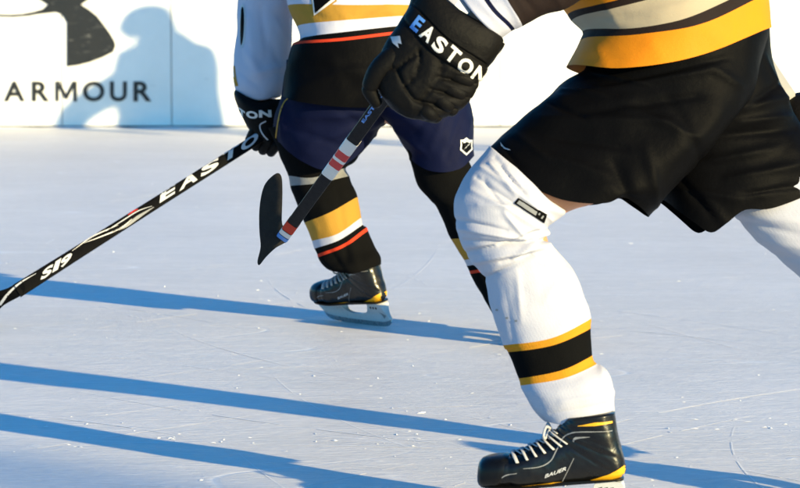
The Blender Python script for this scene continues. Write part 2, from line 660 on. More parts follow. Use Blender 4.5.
def ice_material():
    m, nt, b = mat_base('ice')
    L = nt.links.new
    tc = N(nt, 'ShaderNodeTexCoord')

    def streak(rot, sx, sy, scale, lo, hi, det=6.0):
        mp = N(nt, 'ShaderNodeMapping')
        mp.inputs['Rotation'].default_value = (0, 0, rot)
        mp.inputs['Scale'].default_value = (sx, sy, 1)
        L(tc.outputs['Object'], mp.inputs['Vector'])
        n = N(nt, 'ShaderNodeTexNoise', Scale=scale, Detail=det, Roughness=0.62)
        L(mp.outputs[0], n.inputs['Vector'])
        r = N(nt, 'ShaderNodeMapRange')
        r.inputs['From Min'].default_value = lo
        r.inputs['From Max'].default_value = hi
        L(n.outputs['Fac'], r.inputs['Value'])
        return r

    def add(a, b_, op='ADD', clamp=False):
        n = N(nt, 'ShaderNodeMath', operation=op)
        n.use_clamp = clamp
        for i, q in enumerate((a, b_)):
            if isinstance(q, (int, float)):
                n.inputs[i].default_value = q
            else:
                L(q, n.inputs[i])
        return n.outputs[0]

    big = streak(0.2, 1, 1, 0.9, 0.35, 0.65)
    mid = streak(0.12, 0.6, 2.2, 5.0, 0.35, 0.65)
    fine = streak(-0.1, 3, 14, 6.0, 0.42, 0.62)
    speck = streak(0.4, 3, 7, 7.0, 0.63, 0.72, 4.0)

    # skate cuts: thin lines where a stretched, warped noise crosses its middle value
    def cuts(rot, scale, sx, width, seed):
        mp = N(nt, 'ShaderNodeMapping')
        mp.inputs['Rotation'].default_value = (0, 0, rot)
        mp.inputs['Scale'].default_value = (sx, 1, 1)
        mp.inputs['Location'].default_value = (seed, seed * 0.7, 0)
        L(tc.outputs['Object'], mp.inputs['Vector'])
        n = N(nt, 'ShaderNodeTexNoise', Scale=scale, Detail=0.0)
        L(mp.outputs[0], n.inputs['Vector'])
        a = add(n.outputs['Fac'], 0.5, 'SUBTRACT')
        a = add(a, 0.0, 'ABSOLUTE')
        r = N(nt, 'ShaderNodeMapRange')
        r.inputs['From Min'].default_value = 0.0
        r.inputs['From Max'].default_value = width
        r.inputs['To Min'].default_value = 1.0
        r.inputs['To Max'].default_value = 0.0
        L(a, r.inputs['Value'])
        # break the lines up
        br = N(nt, 'ShaderNodeTexNoise', Scale=1.7, Detail=3.0)
        mp2 = N(nt, 'ShaderNodeMapping')
        mp2.inputs['Location'].default_value = (seed * 3, 0, 0)
        L(tc.outputs['Object'], mp2.inputs['Vector'])
        L(mp2.outputs[0], br.inputs['Vector'])
        rb = N(nt, 'ShaderNodeMapRange')
        rb.inputs['From Min'].default_value = 0.47
        rb.inputs['From Max'].default_value = 0.6
        L(br.outputs['Fac'], rb.inputs['Value'])
        return add(r.outputs[0], rb.outputs[0], 'MULTIPLY')
    c1 = cuts(0.5, 1.6, 0.25, 0.0035, 1.3)
    c2 = cuts(-0.7, 1.9, 0.2, 0.0035, 7.1)
    c3 = cuts(1.5, 1.3, 0.3, 0.003, 12.7)
    c4 = cuts(0.05, 3.0, 0.12, 0.006, 21.0)
    cut = add(add(c1, c2, 'MAXIMUM'), add(c3, c4, 'MAXIMUM'), 'MAXIMUM')
    # colour
    v = add(add(big.outputs[0], 0.3, 'MULTIPLY'), add(mid.outputs[0], 0.35, 'MULTIPLY'))
    v = add(v, add(fine.outputs[0], 0.35, 'MULTIPLY'))
    cr = N(nt, 'ShaderNodeValToRGB')
    cr.color_ramp.elements[0].position = 0.2
    cr.color_ramp.elements[0].color = (0.70, 0.675, 0.65, 1)
    cr.color_ramp.elements[1].position = 0.85
    cr.color_ramp.elements[1].color = (0.83, 0.80, 0.775, 1)
    L(v, cr.inputs['Fac'])
    mx = N(nt, 'ShaderNodeMix', data_type='RGBA')
    L(add(add(cut, 0.55, 'MULTIPLY'), add(speck.outputs[0], 0.7, 'MULTIPLY'), 'MAXIMUM'), mx.inputs[0])
    L(cr.outputs[0], mx.inputs[6])
    mx.inputs[7].default_value = (0.93, 0.94, 0.95, 1)
    L(mx.outputs[2], b.inputs['Base Color'])
    b.inputs['Roughness'].default_value = 0.42
    rr = N(nt, 'ShaderNodeMapRange')
    rr.inputs['To Min'].default_value = 0.42
    rr.inputs['To Max'].default_value = 0.62
    L(mid.outputs[0], rr.inputs['Value'])
    L(rr.outputs[0], b.inputs['Roughness'])
    b.inputs['Specular IOR Level'].default_value = 0.12
    h = add(add(mid.outputs[0], 0.5, 'MULTIPLY'), add(fine.outputs[0], 0.5, 'MULTIPLY'))
    h = add(h, add(cut, 0.6, 'MULTIPLY'), 'SUBTRACT')
    h = add(h, add(speck.outputs[0], 1.2, 'MULTIPLY'))
    bp = N(nt, 'ShaderNodeBump', Strength=0.4, Distance=0.005)
    L(h, bp.inputs['Height'])
    L(bp.outputs[0], b.inputs['Normal'])
    return m


def board_material():
    m, nt, b = mat_base('board_plastic')
    L = nt.links.new
    tc = N(nt, 'ShaderNodeTexCoord')
    n = N(nt, 'ShaderNodeTexNoise', Scale=3.0, Detail=7.0, Roughness=0.65)
    L(tc.outputs['Object'], n.inputs['Vector'])
    cr = N(nt, 'ShaderNodeValToRGB')
    cr.color_ramp.elements[0].position = 0.25
    cr.color_ramp.elements[0].color = (0.72, 0.72, 0.70, 1)
    cr.color_ramp.elements[1].position = 0.7
    cr.color_ramp.elements[1].color = (0.82, 0.82, 0.80, 1)
    L(n.outputs['Fac'], cr.inputs['Fac'])
    # puck marks: short dark scuffs
    mp = N(nt, 'ShaderNodeMapping')
    mp.inputs['Scale'].default_value = (2.2, 1, 9)
    L(tc.outputs['Object'], mp.inputs['Vector'])
    n2 = N(nt, 'ShaderNodeTexNoise', Scale=3.0, Detail=3.0)
    L(mp.outputs[0], n2.inputs['Vector'])
    r = N(nt, 'ShaderNodeMapRange')
    r.inputs['From Min'].default_value = 0.70
    r.inputs['From Max'].default_value = 0.78
    r.inputs['To Max'].default_value = 0.5
    L(n2.outputs['Fac'], r.inputs['Value'])
    mx = N(nt, 'ShaderNodeMix', data_type='RGBA')
    L(r.outputs[0], mx.inputs[0])
    L(cr.outputs[0], mx.inputs[6])
    mx.inputs[7].default_value = (0.3, 0.3, 0.3, 1)
    L(mx.outputs[2], b.inputs['Base Color'])
    b.inputs['Roughness'].default_value = 0.45
    bp = N(nt, 'ShaderNodeBump', Strength=0.05, Distance=0.01)
    L(n.outputs['Fac'], bp.inputs['Height'])
    L(bp.outputs[0], b.inputs['Normal'])
    return m


M['ice'] = ice_material()
M['board'] = board_material()


# ------------------------------------------------------------------ the setting
def sheet(name, x0, x1, y0, y1, z, mat):
    o = link(name, [(x0, y0, z), (x1, y0, z), (x1, y1, z), (x0, y1, z)], [(0, 1, 2, 3)], mat, None)
    o['kind'] = 'structure'
    return o


BY = ground(200, 128).y           # the boards' face
sheet('ground', -900, 900, -900, 900, -0.02, M['snow'])
sheet('ice', -34, 34, -12, BY + 0.05, 0.0, M['ice'])


# skate cuts and shavings lying on the ice
rnd = random.Random(11)
V, F = [], []
for k in range(200):
    y0 = 5.8 + 13.2 * rnd.random() ** 1.3
    x0 = rnd.uniform(-.19, .19) * y0
    a = rnd.choice((rnd.uniform(-.25, .35), rnd.uniform(.4, 1.1), rnd.uniform(1.8, 2.8), rnd.uniform(0, math.pi)))
    L = rnd.uniform(.25, 1.8)
    cv = rnd.gauss(0, .35)
    w = rnd.uniform(.0008, .0026) * (0.5 + y0 / 16)
    n = 14
    base_i = len(V)
    x, y = x0, y0
    for q in range(n + 1):
        t = q / n
        ww = w * math.sin(math.pi * (0.04 + .92 * t)) * (0.7 + .6 * rnd.random())
        V.append((x - math.sin(a) * ww, y + math.cos(a) * ww, .0012))
        V.append((x, y, .0012 + ww * .11))
        V.append((x + math.sin(a) * ww, y - math.cos(a) * ww, .0012))
        x += math.cos(a) * L / n
        y += math.sin(a) * L / n
        a += cv * L / n
    for q in range(n):
        if rnd.random() < .3:
            continue
        for e in (0, 1):
            b0 = base_i + q * 3 + e
            F.append((b0, b0 + 1, b0 + 4, b0 + 3))
M['shaving'] = simple('shaving', (.90, .90, .91), .8, spec=.2)
oc = link('skate_cuts', V, F, M['shaving'], None, smooth=False)
oc['kind'] = 'stuff'
V, F = [], []
clusters = [(rnd.uniform(-.17, .17), 5.9 + 10 * rnd.random(), rnd.uniform(.05, .45)) for _ in range(46)]
for k in range(550):
    if rnd.random() < .7:
        c = rnd.choice(clusters)
        y = c[1] + rnd.gauss(0, c[2] * .5)
        x = c[0] * c[1] + rnd.gauss(0, c[2])
    else:
        y = 5.8 + 12 * rnd.random()
        x = rnd.uniform(-.19, .19) * y
    r = rnd.uniform(.0012, .0044) * (1.8 if rnd.random() < .06 else 1)
    n = rnd.randint(4, 6)
    b0 = len(V)
    st = rnd.uniform(1, 3.2)
    an = rnd.uniform(0, 3.1)
    for q in range(n):
        t = 2 * math.pi * q / n
        rr = r * rnd.uniform(.6, 1.3)
        u, w = rr * st * math.cos(t), rr * math.sin(t)
        V.append((x + u * math.cos(an) - w * math.sin(an), y + u * math.sin(an) + w * math.cos(an), .0008))
    V.append((x, y, .001 + r * rnd.uniform(.15, .5)))
    for q in range(n):
        F.append((b0 + q, b0 + (q + 1) % n, b0 + n))
oc = link('snow_shavings', V, F, M['shaving'], None, smooth=False)
oc['kind'] = 'stuff'


def board_px(px, py):
    """point of the boards' face behind a photo pixel"""
    o, d = cam_ray(px, py)
    t = (BY - o.y) / d.y
    return o + d * t


bt = empty('dasher_boards', (0, BY, 0), 'white rink boards with black lettering along the far edge of the ice', 'rink boards')
seam_px = [62, 171.5]
pw = board_px(171.5, 100).x - board_px(62, 100).x
x_first = board_px(62, 100).x
k0, k1 = -26, 30
for k in range(k0, k1):
    xa, xb = x_first + k * pw + 0.003, x_first + (k + 1) * pw - 0.003
    dy = random.uniform(0, 0.0035)
    v, f = box_data(Vector(((xa + xb) / 2, BY + 0.02 + dy, 0.5455)), Vector(((xb - xa) / 2, 0, 0)), Vector((0, 0.02, 0)), Vector((0, 0, 0.5295)))
    link('panel', v, f, M['board'], bt, smooth=False)
v, f = box_data(Vector((0, BY + 0.055, 0.54)), Vector((19.5, 0, 0)), Vector((0, 0.012, 0)), Vector((0, 0, 0.54)))
link('backing_frame', v, f, M['seam'], bt, smooth=False)
v, f = box_data(Vector((0, BY + 0.03, 1.095)), Vector((19.6, 0, 0)), Vector((0, 0.06, 0)), Vector((0, 0, 0.02)))
link('top_rail', v, f, M['board'], bt, smooth=False)


V, F = [], []
x = -19.0
k = 0
while x < 19.0:
    hgt = .003 + .008 * abs(noise.noise(Vector((x * 1.7, 3, 0)))) + .006 * abs(noise.noise(Vector((x * 9, 1, 0))))
    dep = .03 + .05 * abs(noise.noise(Vector((x * 2.3, 8, 0)))) + .02 * abs(noise.noise(Vector((x * 11, 4, 0))))
    V += [(x, BY - dep, .0006), (x, BY - dep * .45, hgt * .7), (x, BY + .006, hgt)]
    if k:
        b0 = len(V) - 6
        F += [(b0, b0 + 1, b0 + 4, b0 + 3), (b0 + 1, b0 + 2, b0 + 5, b0 + 4)]
    k += 1
    x += .035
so = link('snow_ridge', V, F, M['shaving'], None)
so['kind'] = 'stuff'


def board_shape(name, shape, mat):
    V2, F = shape
    fn = lambda u, w, h: board_px(u, w) + Vector((0, -0.0035 + h, 0))
    V, FF = extrude2d((V2, F), fn, 0.001)
    return link(name, V, FF, mat, bt, smooth=False)


MN = {'M': [(0, 0), (0, 1), (.2, 1), (.5, .36), (.8, 1), (1, 1), (1, 0), (.84, 0), (.84, .70), (.56, .12), (.44, .12), (.16, .70), (.16, 0)],
      'N': [(0, 0), (0, 1), (.22, 1), (.81, .27), (.81, 1), (1, 1), (1, 0), (.78, 0), (.19, .73), (.19, 0)]}
for ch, x, w in (('A', 4, 21), ('R', 32, 17.5), ('M', 55.5, 21.5), ('O', 83, 21.5), ('U', 110, 17), ('R', 133.5, 18),
                 ('U', -138, 17), ('N', -114, 17), ('D', -89, 18), ('E', -62, 13), ('R', -40, 18)):
    if ch in MN:
        tv, tf = fill2d([MN[ch]])
        tw = 1.0
    else:
        tv, tf, tw = text2d(ch, bold=0.026)
    board_shape('lettering', place2d((tv, tf), (x, 101.3), (w / tw, 0), (0, -20.0)), M['vinyl_black'])
logo = [(67, 66.5), (78, 65), (90, 62), (102, 57.5), (113, 52), (115.5, 46), (114.5, 41), (110.5, 34), (104, 25), (97, 16), (89, 9.5), (81, 4.5),
        (86, 1), (92, -2.5), (104, -9), (112, -17), (118, -28), (118, -38), (108, -48), (94, -56), (67, -63),
        (67, -22), (60, -10), (47, -8), (20, -10), (-14, -14), (-20, -11), (10, -7), (30, -4), (40, -0.5), (48, 4.5), (43, 9), (34, 11.6), (22.5, 13.8), (10, 14.6), (-1, 14.2), (-14, 11.5), (-16, 13.5), (0, 16.4),
        (13.5, 16.8), (29, 15.6), (38, 14), (47, 13), (56, 12), (61, 13.5), (64, 17), (67, 22.5)]
board_shape('emblem', fill2d([logo]), M['vinyl_black'])


# ------------------------------------------------------------------ skates
def skate(parent, origin, fwd, mirror, lean=0.0, text='BAUER', pitch=0.0):
    """origin: where the blade's middle meets the ice; fwd: horizontal direction of the toe;
    mirror = +1 when the side to look at is on the right of fwd (local +y), -1 otherwise"""
    fwd = fwd.normalized()
    side = fwd.cross(Vector((0, 0, 1))).normalized()
    up = side.cross(fwd).normalized()
    rot = Matrix.Rotation(lean, 3, fwd) @ Matrix.Rotation(pitch, 3, side)
    fx, sy, uz = rot @ fwd, rot @ side, rot @ up

    def T(x, y, z):
        return origin + fx * x + sy * y + uz * z
    sole = lambda x: 0.063 + 0.020 * min(1, max(0, (0.10 - x) / 0.2)) + 0.10 * max(0, x - 0.155) ** 1.3
    # sections: (instep point, sole/heel point, half width)
    S = [((.190, .100), (.191, .085), .010),
         ((.187, .112), (.190, .072), .024),
         ((.176, .121), (.182, .064), .037),
         ((.155, .1265), (.160, .062), .045),
         ((.128, .129), (.125, .062), .049),
         ((.100, .137), (.085, .063), .049),
         ((.078, .148), (.045, .066), .045),
         ((.058, .159), (.005, .071), .040),
         ((.042, .170), (-.045, .078), .036),
         ((.033, .179), (-.095, .083), .035),
         ((.027, .186), (-.116, .097), .036),
         ((.021, .193), (-.115, .122), .038),
         ((.015, .200), (-.107, .152), .040),
         ((.009, .206), (-.099, .187), .042),
         ((.004, .211), (-.094, .222), .043)]
    rows = [a + b + (w,) for a, b, w in S]
    nu = 48

    def ring_pt(t, phi, out=0.0):
        r = catmull(rows, t)
        cx, cz = (r[0] + r[2]) / 2, (r[1] + r[3]) / 2
        hx, hz = (r[0] - r[2]) / 2, (r[1] - r[3]) / 2
        hl = math.hypot(hx, hz)
        c, s = math.cos(phi), math.sin(phi)
        e = 0.78
        cc = math.copysign(abs(c) ** e, c)
        ss = math.copysign(abs(s) ** e, s)
        return T(cx + hx * cc * (1 + out / hl), (r[4] + out) * ss, cz + hz * cc * (1 + out / hl))
    verts, faces = [], []
    nr = (len(rows) - 1) * 10 + 1
    for i in range(nr):
        for j in range(nu):
            ph_ = 2 * math.pi * j / nu
            t_ = i / 10
            q_ = Vector((t_ * .9, math.cos(ph_) * 1.6, math.sin(ph_) * 1.6))
            dent = .0016 * noise.noise(q_ * 1.3) + .0009 * noise.noise(q_ * 3.1)
            dent -= .0022 * math.exp(-((t_ - 10.6 - .5 * math.sin(2 * ph_)) / .22) ** 2) * abs(math.sin(ph_))
            dent -= .0016 * math.exp(-((t_ - 9.2 + .6 * math.cos(ph_)) / .18) ** 2) * abs(math.sin(ph_))
            dent -= .0013 * math.exp(-((t_ - 4.15) / .12) ** 2)
            verts.append(ring_pt(t_, ph_, dent * min(1, t_ / 3)))
    for i in range(nr - 1):
        for j in range(nu):
            k = (j + 1) % nu
            faces.append((i * nu + j, i * nu + k, (i + 1) * nu + k, (i + 1) * nu + j))
    for i0 in (0, (nr - 1) * nu):
        c = sum((verts[i0 + j] for j in range(nu)), Vector()) / nu
        verts.append(c)
        for j in range(nu):
            faces.append((i0 + j, i0 + (j + 1) % nu, len(verts) - 1))
    boot = link('skate', verts, faces, M['boot_leather'], parent)
    # toe cap: a moulded shell over the front of the boot
    V, F = [], []
    n2 = 16
    for i in range(n2 + 1):
        for j in range(nu):
            ph = 2 * math.pi * j / nu
            t = 0.02 + (3.75 + 0.35 * math.cos(ph)) * i / n2
            V.append(ring_pt(t, ph, 0.0028 if i < n2 else 0.0002))
    for i in range(n2):
        for j in range(nu):
            k = (j + 1) % nu
            F.append((i * nu + j, i * nu + k, (i + 1) * nu + k, (i + 1) * nu + j))
    V.append(ring_pt(0, 0, 0.003) * 0.5 + ring_pt(0, math.pi, 0.003) * 0.5)
    for j in range(nu):
        F.append((j, (j + 1) % nu, len(V) - 1))
    link('toe_cap', V, F, M['toe_plastic'], boot)
    # sole plate
    out_l = []
    for x, w in ((.184, .018), (.170, .033), (.14, .042), (.09, .043), (.04, .036), (-.01, .031), (-.06, .031), (-.10, .028), (-.112, .016)):
        out_l.append((x, w))
    loop = smooth_loop(out_l + [(x, -w) for x, w in out_l[::-1]], 3)
    sh = fill2d([loop])
    V, F = extrude2d(sh, lambda u, w, h: T(u, w, sole(u) + 0.001 + h), 0.002)
    link('sole_plate', V, F, M['toe_plastic'], boot, sharp=0.7)
    # blade holder: two towers joined by a bridge, with an opening
    outer = [(.172, .060), (.176, .050), (.170, .040), (.155, .028), (.13, .021), (.05, .017), (-.05, .017), (-.105, .019), (-.128, .023),
             (-.133, .030), (-.118, .055), (-.107, .0785), (-.06, .077), (-.050, .062), (-.036, .044), (0.0, .036), (.040, .038), (.062, .049), (.070, .0615), (.11, .0605), (.15, .0605)]
    sh = fill2d([smooth_loop(outer, 4)])
    V, F = extrude2d(sh, lambda u, w, h: T(u, h * (1.0 + max(0, (w - .04)) * 60), w), 0.0065)
    link('blade_holder', V, F, M['holder'], boot, sharp=0.7)
    st = [(.165, .036), (.155, .016), (.13, .005), (.08, .001), (.0, .000), (-.08, .001), (-.115, .004), (-.130, .012), (-.128, .024), (-.05, .018), (.05, .018), (.13, .022)]
    sh = fill2d([smooth_loop(st, 4)])
    V, F = extrude2d(sh, lambda u, w, h: T(u, h, w), 0.0017)
    link('blade', V, F, M['steel'], boot, sharp=0.7)
    for sd in (1, -1):
        def hray(u, v, sd=sd):
            return T(u, 0.3 * sd, v), -(sy * sd)
        hb = [o for o in boot.children if o.name.startswith('blade_holder')]
        decal('print', fill2d([[(-.098, .050), (-.122, .040), (-.112, .028)]]), hb, M['grey_print'], hb[0], hray, .01, .0006)
        for x0 in (-.062, -.074, -.086):
            decal('print', fill2d([[(x0, .066), (x0 - .008, .068), (x0 - .006, .060), (x0 - .001, .059)]]), hb, M['black_knit'], hb[0], hray, .01, .0006)
    # laces across the instep
    lv = []
    for k in range(7):
        t = 4.5 + k * 0.74
        for sgn in (1, -1):
            pts = []
            for q in range(7):
                a = -1 + 2 * q / 6
                ph = a * (1.12 if sgn > 0 else .55) * sgn
                pts.append(ring_pt(t + 0.34 * abs(a) - (0.18 if sgn > 0 else -.15) - .1 * a * sgn, ph, (0.0045 if sgn > 0 else .0030)))
            lv.append(tube_data(pts, [(0.0014, (0.0040 if sgn > 0 else .0026) * (1 + .18 * math.sin(5 * k + q)) ) for q in range(7)], nu=8, sub=2))
    # bow
    top = ring_pt(9.1, 0, 0.008)
    for sgn in (1, -1):
        lv.append(tube_data([top, top + sy * sgn * 0.022 + uz * 0.008 + fx * .008, top + sy * sgn * 0.043 - uz * 0.006 + fx * .012, top + sy * sgn * 0.026 - uz * 0.016 + fx * .010, top + fx * .002],
                            [0.003] * 5, nu=8, sub=4))
    V, F = merge(*lv)
    link('laces', V, F, M['lace'], boot)
    # eyelet facing, and tongue
    V, F = [], []
    for i in range(21):
        for j in range(9):
            V.append(ring_pt(4.2 + 5.2 * i / 20, -0.42 + 0.84 * j / 8, 0.0022 * (1 - abs(j - 4) / 4.6)))
    for i in range(20):
        for j in range(8):
            F.append((i * 9 + j, i * 9 + j + 1, (i + 1) * 9 + j + 1, (i + 1) * 9 + j))
    link('tongue', V, F, M['black_knit'], boot)

    # printed and stitched marks on both sides of the boot
    for sd in (1, -1):
        def ray(u, v, sd=sd):
            return T(u, 0.3 * sd, v), -(sy * sd)
        bt_ = [boot]
        g = decal('piping', fill2d([band([(.150, .075), (.130, .092), (.105, .098)], [.001, .0022, .001])]), bt_, M['grey_print'], boot, ray, .006, .0008)
        g = decal('piping', fill2d([band([(.092, .108), (.058, .112), (.036, .124), (.024, .146), (.010, .172), (-.012, .184), (-.05, .187), (-.090, .188)],
                                         [.001, .0018, .0022, .0024, .0024, .0022, .002, .0012])]), bt_, M['grey_print'], boot, ray, .006, .0009)
        decal('piping', fill2d([band([(-.010, .164), (-.016, .172), (-.045, .176)], [.003, .005, .001])]), bt_, M['grey_print'], boot, ray, .006, .0009)
        decal('heel_trim', fill2d([[(-.045, .083), (-.085, .097), (-.118, .116), (-.127, .110), (-.124, .097), (-.105, .088), (-.08, .0845)]]), bt_, M['yellow_trim'], boot, ray, .006, .0012)
        decal('sole_trim', fill2d([band([(.118, .0675), (.08, .068), (.03, .0745), (-.005, .0785)], [.002, .007, .008, .001])]), bt_, M['yellow_trim'], boot, ray, .006, .0012)
        decal('cuff_trim', fill2d([band([(-.02, .198), (-.055, .203), (-.090, .206)], [.001, .007, .004])]), bt_, M['yellow_trim'], boot, ray, .006, .0011)
        tv, tf, tw = text2d(text, bold=0.02, shear=0.25)
        s = 0.044 / tw
        # reading direction runs towards the heel on the outer side
        ex = (-s * mirror * sd, 0.12 * s) if False else ((-s, 0.38 * s) if sd * mirror > 0 else (s, -0.38 * s))
        o = (.048, .088) if sd * mirror > 0 else (-.002, .107)
        decal('lettering', place2d((tv, tf), o, ex, (0.0, 0.0075)), bt_, M['silver_print'], boot, ray, .004, .0010)
        # stitched panel seams
        decal('stitching', fill2d([band([(.012, .080), (.0, .105), (-.012, .13)], .0012)]), bt_, M['grey_print'], boot, ray, .006, .0006)
    return boot


# ------------------------------------------------------------------ bodies
def body(parent, J, hands=True, feet=True):
    """one continuous skinned figure. J: joint name -> (point, radius)"""
    names = list(J)
    idx = {n: i for i, n in enumerate(names)}
    edges = [('pelvis', 'belly'), ('belly', 'chest'), ('chest', 'neck'), ('neck', 'jaw'), ('jaw', 'head'), ('head', 'crown'), ('jaw', 'chin'), ('head', 'nose')]
    for s in ('l', 'r'):
        edges += [('chest', s + '_shoulder'), (s + '_shoulder', s + '_elbow'), (s + '_elbow', s + '_wrist'), (s + '_wrist', s + '_palm'),
                  ('pelvis', s + '_hip'), (s + '_hip', s + '_knee'), (s + '_knee', s + '_ankle'), (s + '_ankle', s + '_toe')]
    off = root_loc(parent)
    me = bpy.data.meshes.new('body')
    me.from_pydata([J[n][0] - off for n in names], [(idx[a], idx[b]) for a, b in edges], [])
    o = bpy.data.objects.new('body', me)
    COL.objects.link(o)
    o.parent = parent
    md = o.modifiers.new('skin', 'SKIN')
    md.use_smooth_shade = True
    sk = me.skin_vertices[0].data
    for n in names:
        sk[idx[n]].radius = (J[n][1], J[n][1])
        sk[idx[n]].use_root = n == 'pelvis'
    sd = o.modifiers.new('subdivision', 'SUBSURF')
    sd.levels = 1
    sd.render_levels = 2
    me.materials.append(M['skin'])
    return o


def head_joints(neck, face, top_dir, s=1.0):
    """adds jaw/head/crown/chin/nose from the neck point; face: direction faced"""
    face = face.normalized()
    t = top_dir.normalized()
    return {'jaw': (neck + t * .085 * s + face * .02, .062), 'head': (neck + t * .155 * s + face * .025, .082), 'crown': (neck + t * .225 * s + face * .01, .060),
            'chin': (neck + t * .075 * s + face * .080, .028), 'nose': (neck + t * .150 * s + face * .118, .014)}


def helmet(parent, J, face, top, mat):
    c = J['head'][0] + top.normalized() * .02
    f = face.normalized()
    t = top.normalized()
    sdir = f.cross(t).normalized()
    V, F = [], []
    nu, nv = 40, 16
    for i in range(nv + 1):
        for j in range(nu):
            a = 2 * math.pi * j / nu
            low = -0.045 - 0.055 * max(0, -math.cos(a)) + 0.075 * max(0, math.cos(a)) ** 2
            el = math.pi / 2 * (1 - i / nv)
            r = math.cos(el)
            zz = math.sin(el) * 0.125
            if i > nv - 5:
                k = (i - (nv - 5)) / 5
                zz = zz * (1 - k) + low * k
            ridge = 1 + 0.035 * math.cos(6 * a) * math.sin(2 * el)
            V.append(c + f * (0.135 * r * math.cos(a) * ridge) + sdir * (0.108 * r * math.sin(a) * ridge) + t * zz)
    for i in range(nv):
        for j in range(nu):
            k = (j + 1) % nu
            F.append((i * nu + j, i * nu + k, (i + 1) * nu + k, (i + 1) * nu + j))
    h = link('helmet', V, F, mat, parent)
    sol = h.modifiers.new('thickness', 'SOLIDIFY')
    sol.thickness = 0.012
    # chin strap, eyes, mouth
    pts = [c + sdir * .10 * math.cos(a) - t * (.05 + .10 * math.sin(a)) + f * (.01 + .075 * math.sin(a)) for a in [math.pi * k / 8 for k in range(9)]]
    tube('chin_strap', pts, [(.002, .009)] * 9, M['black_knit'], h, nu=8, sub=2)
    for sg in (1, -1):
        e = J['head'][0] + f * .092 + sdir * sg * .032 + t * .012
        v, ff = tube_data([e - f * .012, e - f * .006, e + f * .004, e + f * .009], [.004, .011, .010, .002], nu=12, sub=3)
        link('eye', v, ff, M['eye_white'], parent)
    m = J['chin'][0] + f * .012 + t * .040
    tube('mouth', [m - sdir * .024 - f * .006, m, m + sdir * .024 - f * .006], [(.003, .003), (.005, .005), (.003, .003)], simple('lip', (.35, .10, .08), .5), parent, nu=8, sub=4)
    return h


# =================================================================== NEAR PLAYER
gp = ground(569, 517)
near = empty('person', (gp.x, gp.y, 0), 'skater striding left in the foreground in black shorts, gold-hemmed jersey and white socks', 'person')

# --- left leg sock (forward leg)
secs = [([(489, 146), (524, 177), (547, 200.5), (566, 211.5)], 6.32, .086),
        ([(484, 153), (521, 183), (544, 206), (564, 215)], 6.31, .088),
        ([(470, 169), (512, 201), (557, 220)], 6.30, .090),
        ([(457, 191), (500, 212), (550, 225)], 6.29, .092),
        ([(454, 208), (500, 222), (549, 231)], 6.29, .092),
        ([(457, 232), (500, 238), (547, 239)], 6.29, .088),
        ([(465, 252), (510, 256), (558, 251)], 6.30, .083),
        ([(478, 270), (520, 273), (570, 266)], 6.31, .082),
        ([(485, 281), (530, 285), (578, 279)], 6.31, .082),
        ([(490, 307), (535, 309), (587, 303)], 6.31, .080),
        ([(503, 345), (550, 337), (591, 318)], 6.30, .074),
        ([(508, 352), (552, 344), (591, 328)], 6.30, .073),
        ([(519, 378), (560, 369), (592, 355)], 6.29, .067),
        ([(521, 385), (562, 377), (596, 364)], 6.29, .066),
        ([(525, 393), (568, 389), (608, 371)], 6.28, .068),
        ([(534, 409), (575, 405), (613, 386)], 6.28, .074),
        ([(545, 420.5), (565, 423), (590, 418), (614, 411)], 6.28, .072)]
smat = [0] * 10 + [1, 2, 1] + [0] * 3
folds = [((480, 168), (550, 220), 2.6, .0065), ((476, 178), (545, 226), 2.4, -.007), ((470, 190), (545, 233), 3.2, .005), ((494, 158), (525, 198), 2.2, -.006), ((489, 164), (514, 197), 2.0, .006),
         ((503, 168), (520, 188), 1.8, .005), ((483, 180), (500, 205), 2.2, -.005),
         ((456, 220), (505, 231), 2.6, -.006), ((459, 229), (525, 240), 2.6, .006), ((464, 241), (530, 246), 2.4, -.006), ((468, 252), (555, 237), 2.8, -.011), ((474, 262), (548, 245), 3, .007),
         ((547, 232), (512, 258), 2.6, .008), ((548, 228), (498, 246), 2.2, -.008), ((484, 278), (530, 256), 2.6, -.006), ((500, 262), (548, 250), 2.2, -.007),
         ((516, 272), (520, 320), 4.0, .003), ((504, 290), (512, 340), 4, -.0015), ((478, 205), (517, 209), 4, .005), ((503, 214), (525, 240), 3, .006), ((565, 268), (543, 300), 5, .003), ((540, 262), (570, 272), 4, .003),
         ((523, 388), (545, 420), 3, .003), ((560, 400), (614, 392), 3.5, .003), ((600, 366), (606, 408), 4, .004), ((550, 412), (610, 402), 3, -.003)]
sock_l = loft('sock', secs, [M['white_knit'], M['gold_knit'], M['black_knit']], near, smat, nu=170, step=1.6, folds=[(a_, b_, w_, m_ * 1.35) for a_, b_, w_, m_ in folds], rough=.0022, rscale=16)
# size tag near the knee
decal('tag', fill2d([[(514, 203), (518.5, 197.5), (547, 215), (544, 223)]]), [sock_l], M['black_knit'], sock_l, lift=.0015)
decal('tag', fill2d([[(517, 203), (519.5, 200), (537.5, 211), (535.5, 215)]]), [sock_l], M['grey_print'], sock_l, lift=.0024)
decal('tag', fill2d([band([(538.5, 214.5), (540, 212.2)], 1.6), band([(541, 218), (543.5, 215)], 1.6)]), [sock_l], M['grey_print'], sock_l, lift=.0024)
for (x, y) in ((507, 318), (516, 321), (497, 310)):
    decal('scuff', fill2d([[(x + 1.5 * math.cos(a), y + 1.1 * math.sin(a)) for a in [k * math.pi / 4 for k in range(8)]]]), [sock_l], M['grey_print'], sock_l, maxlen=1.5, lift=.0008)

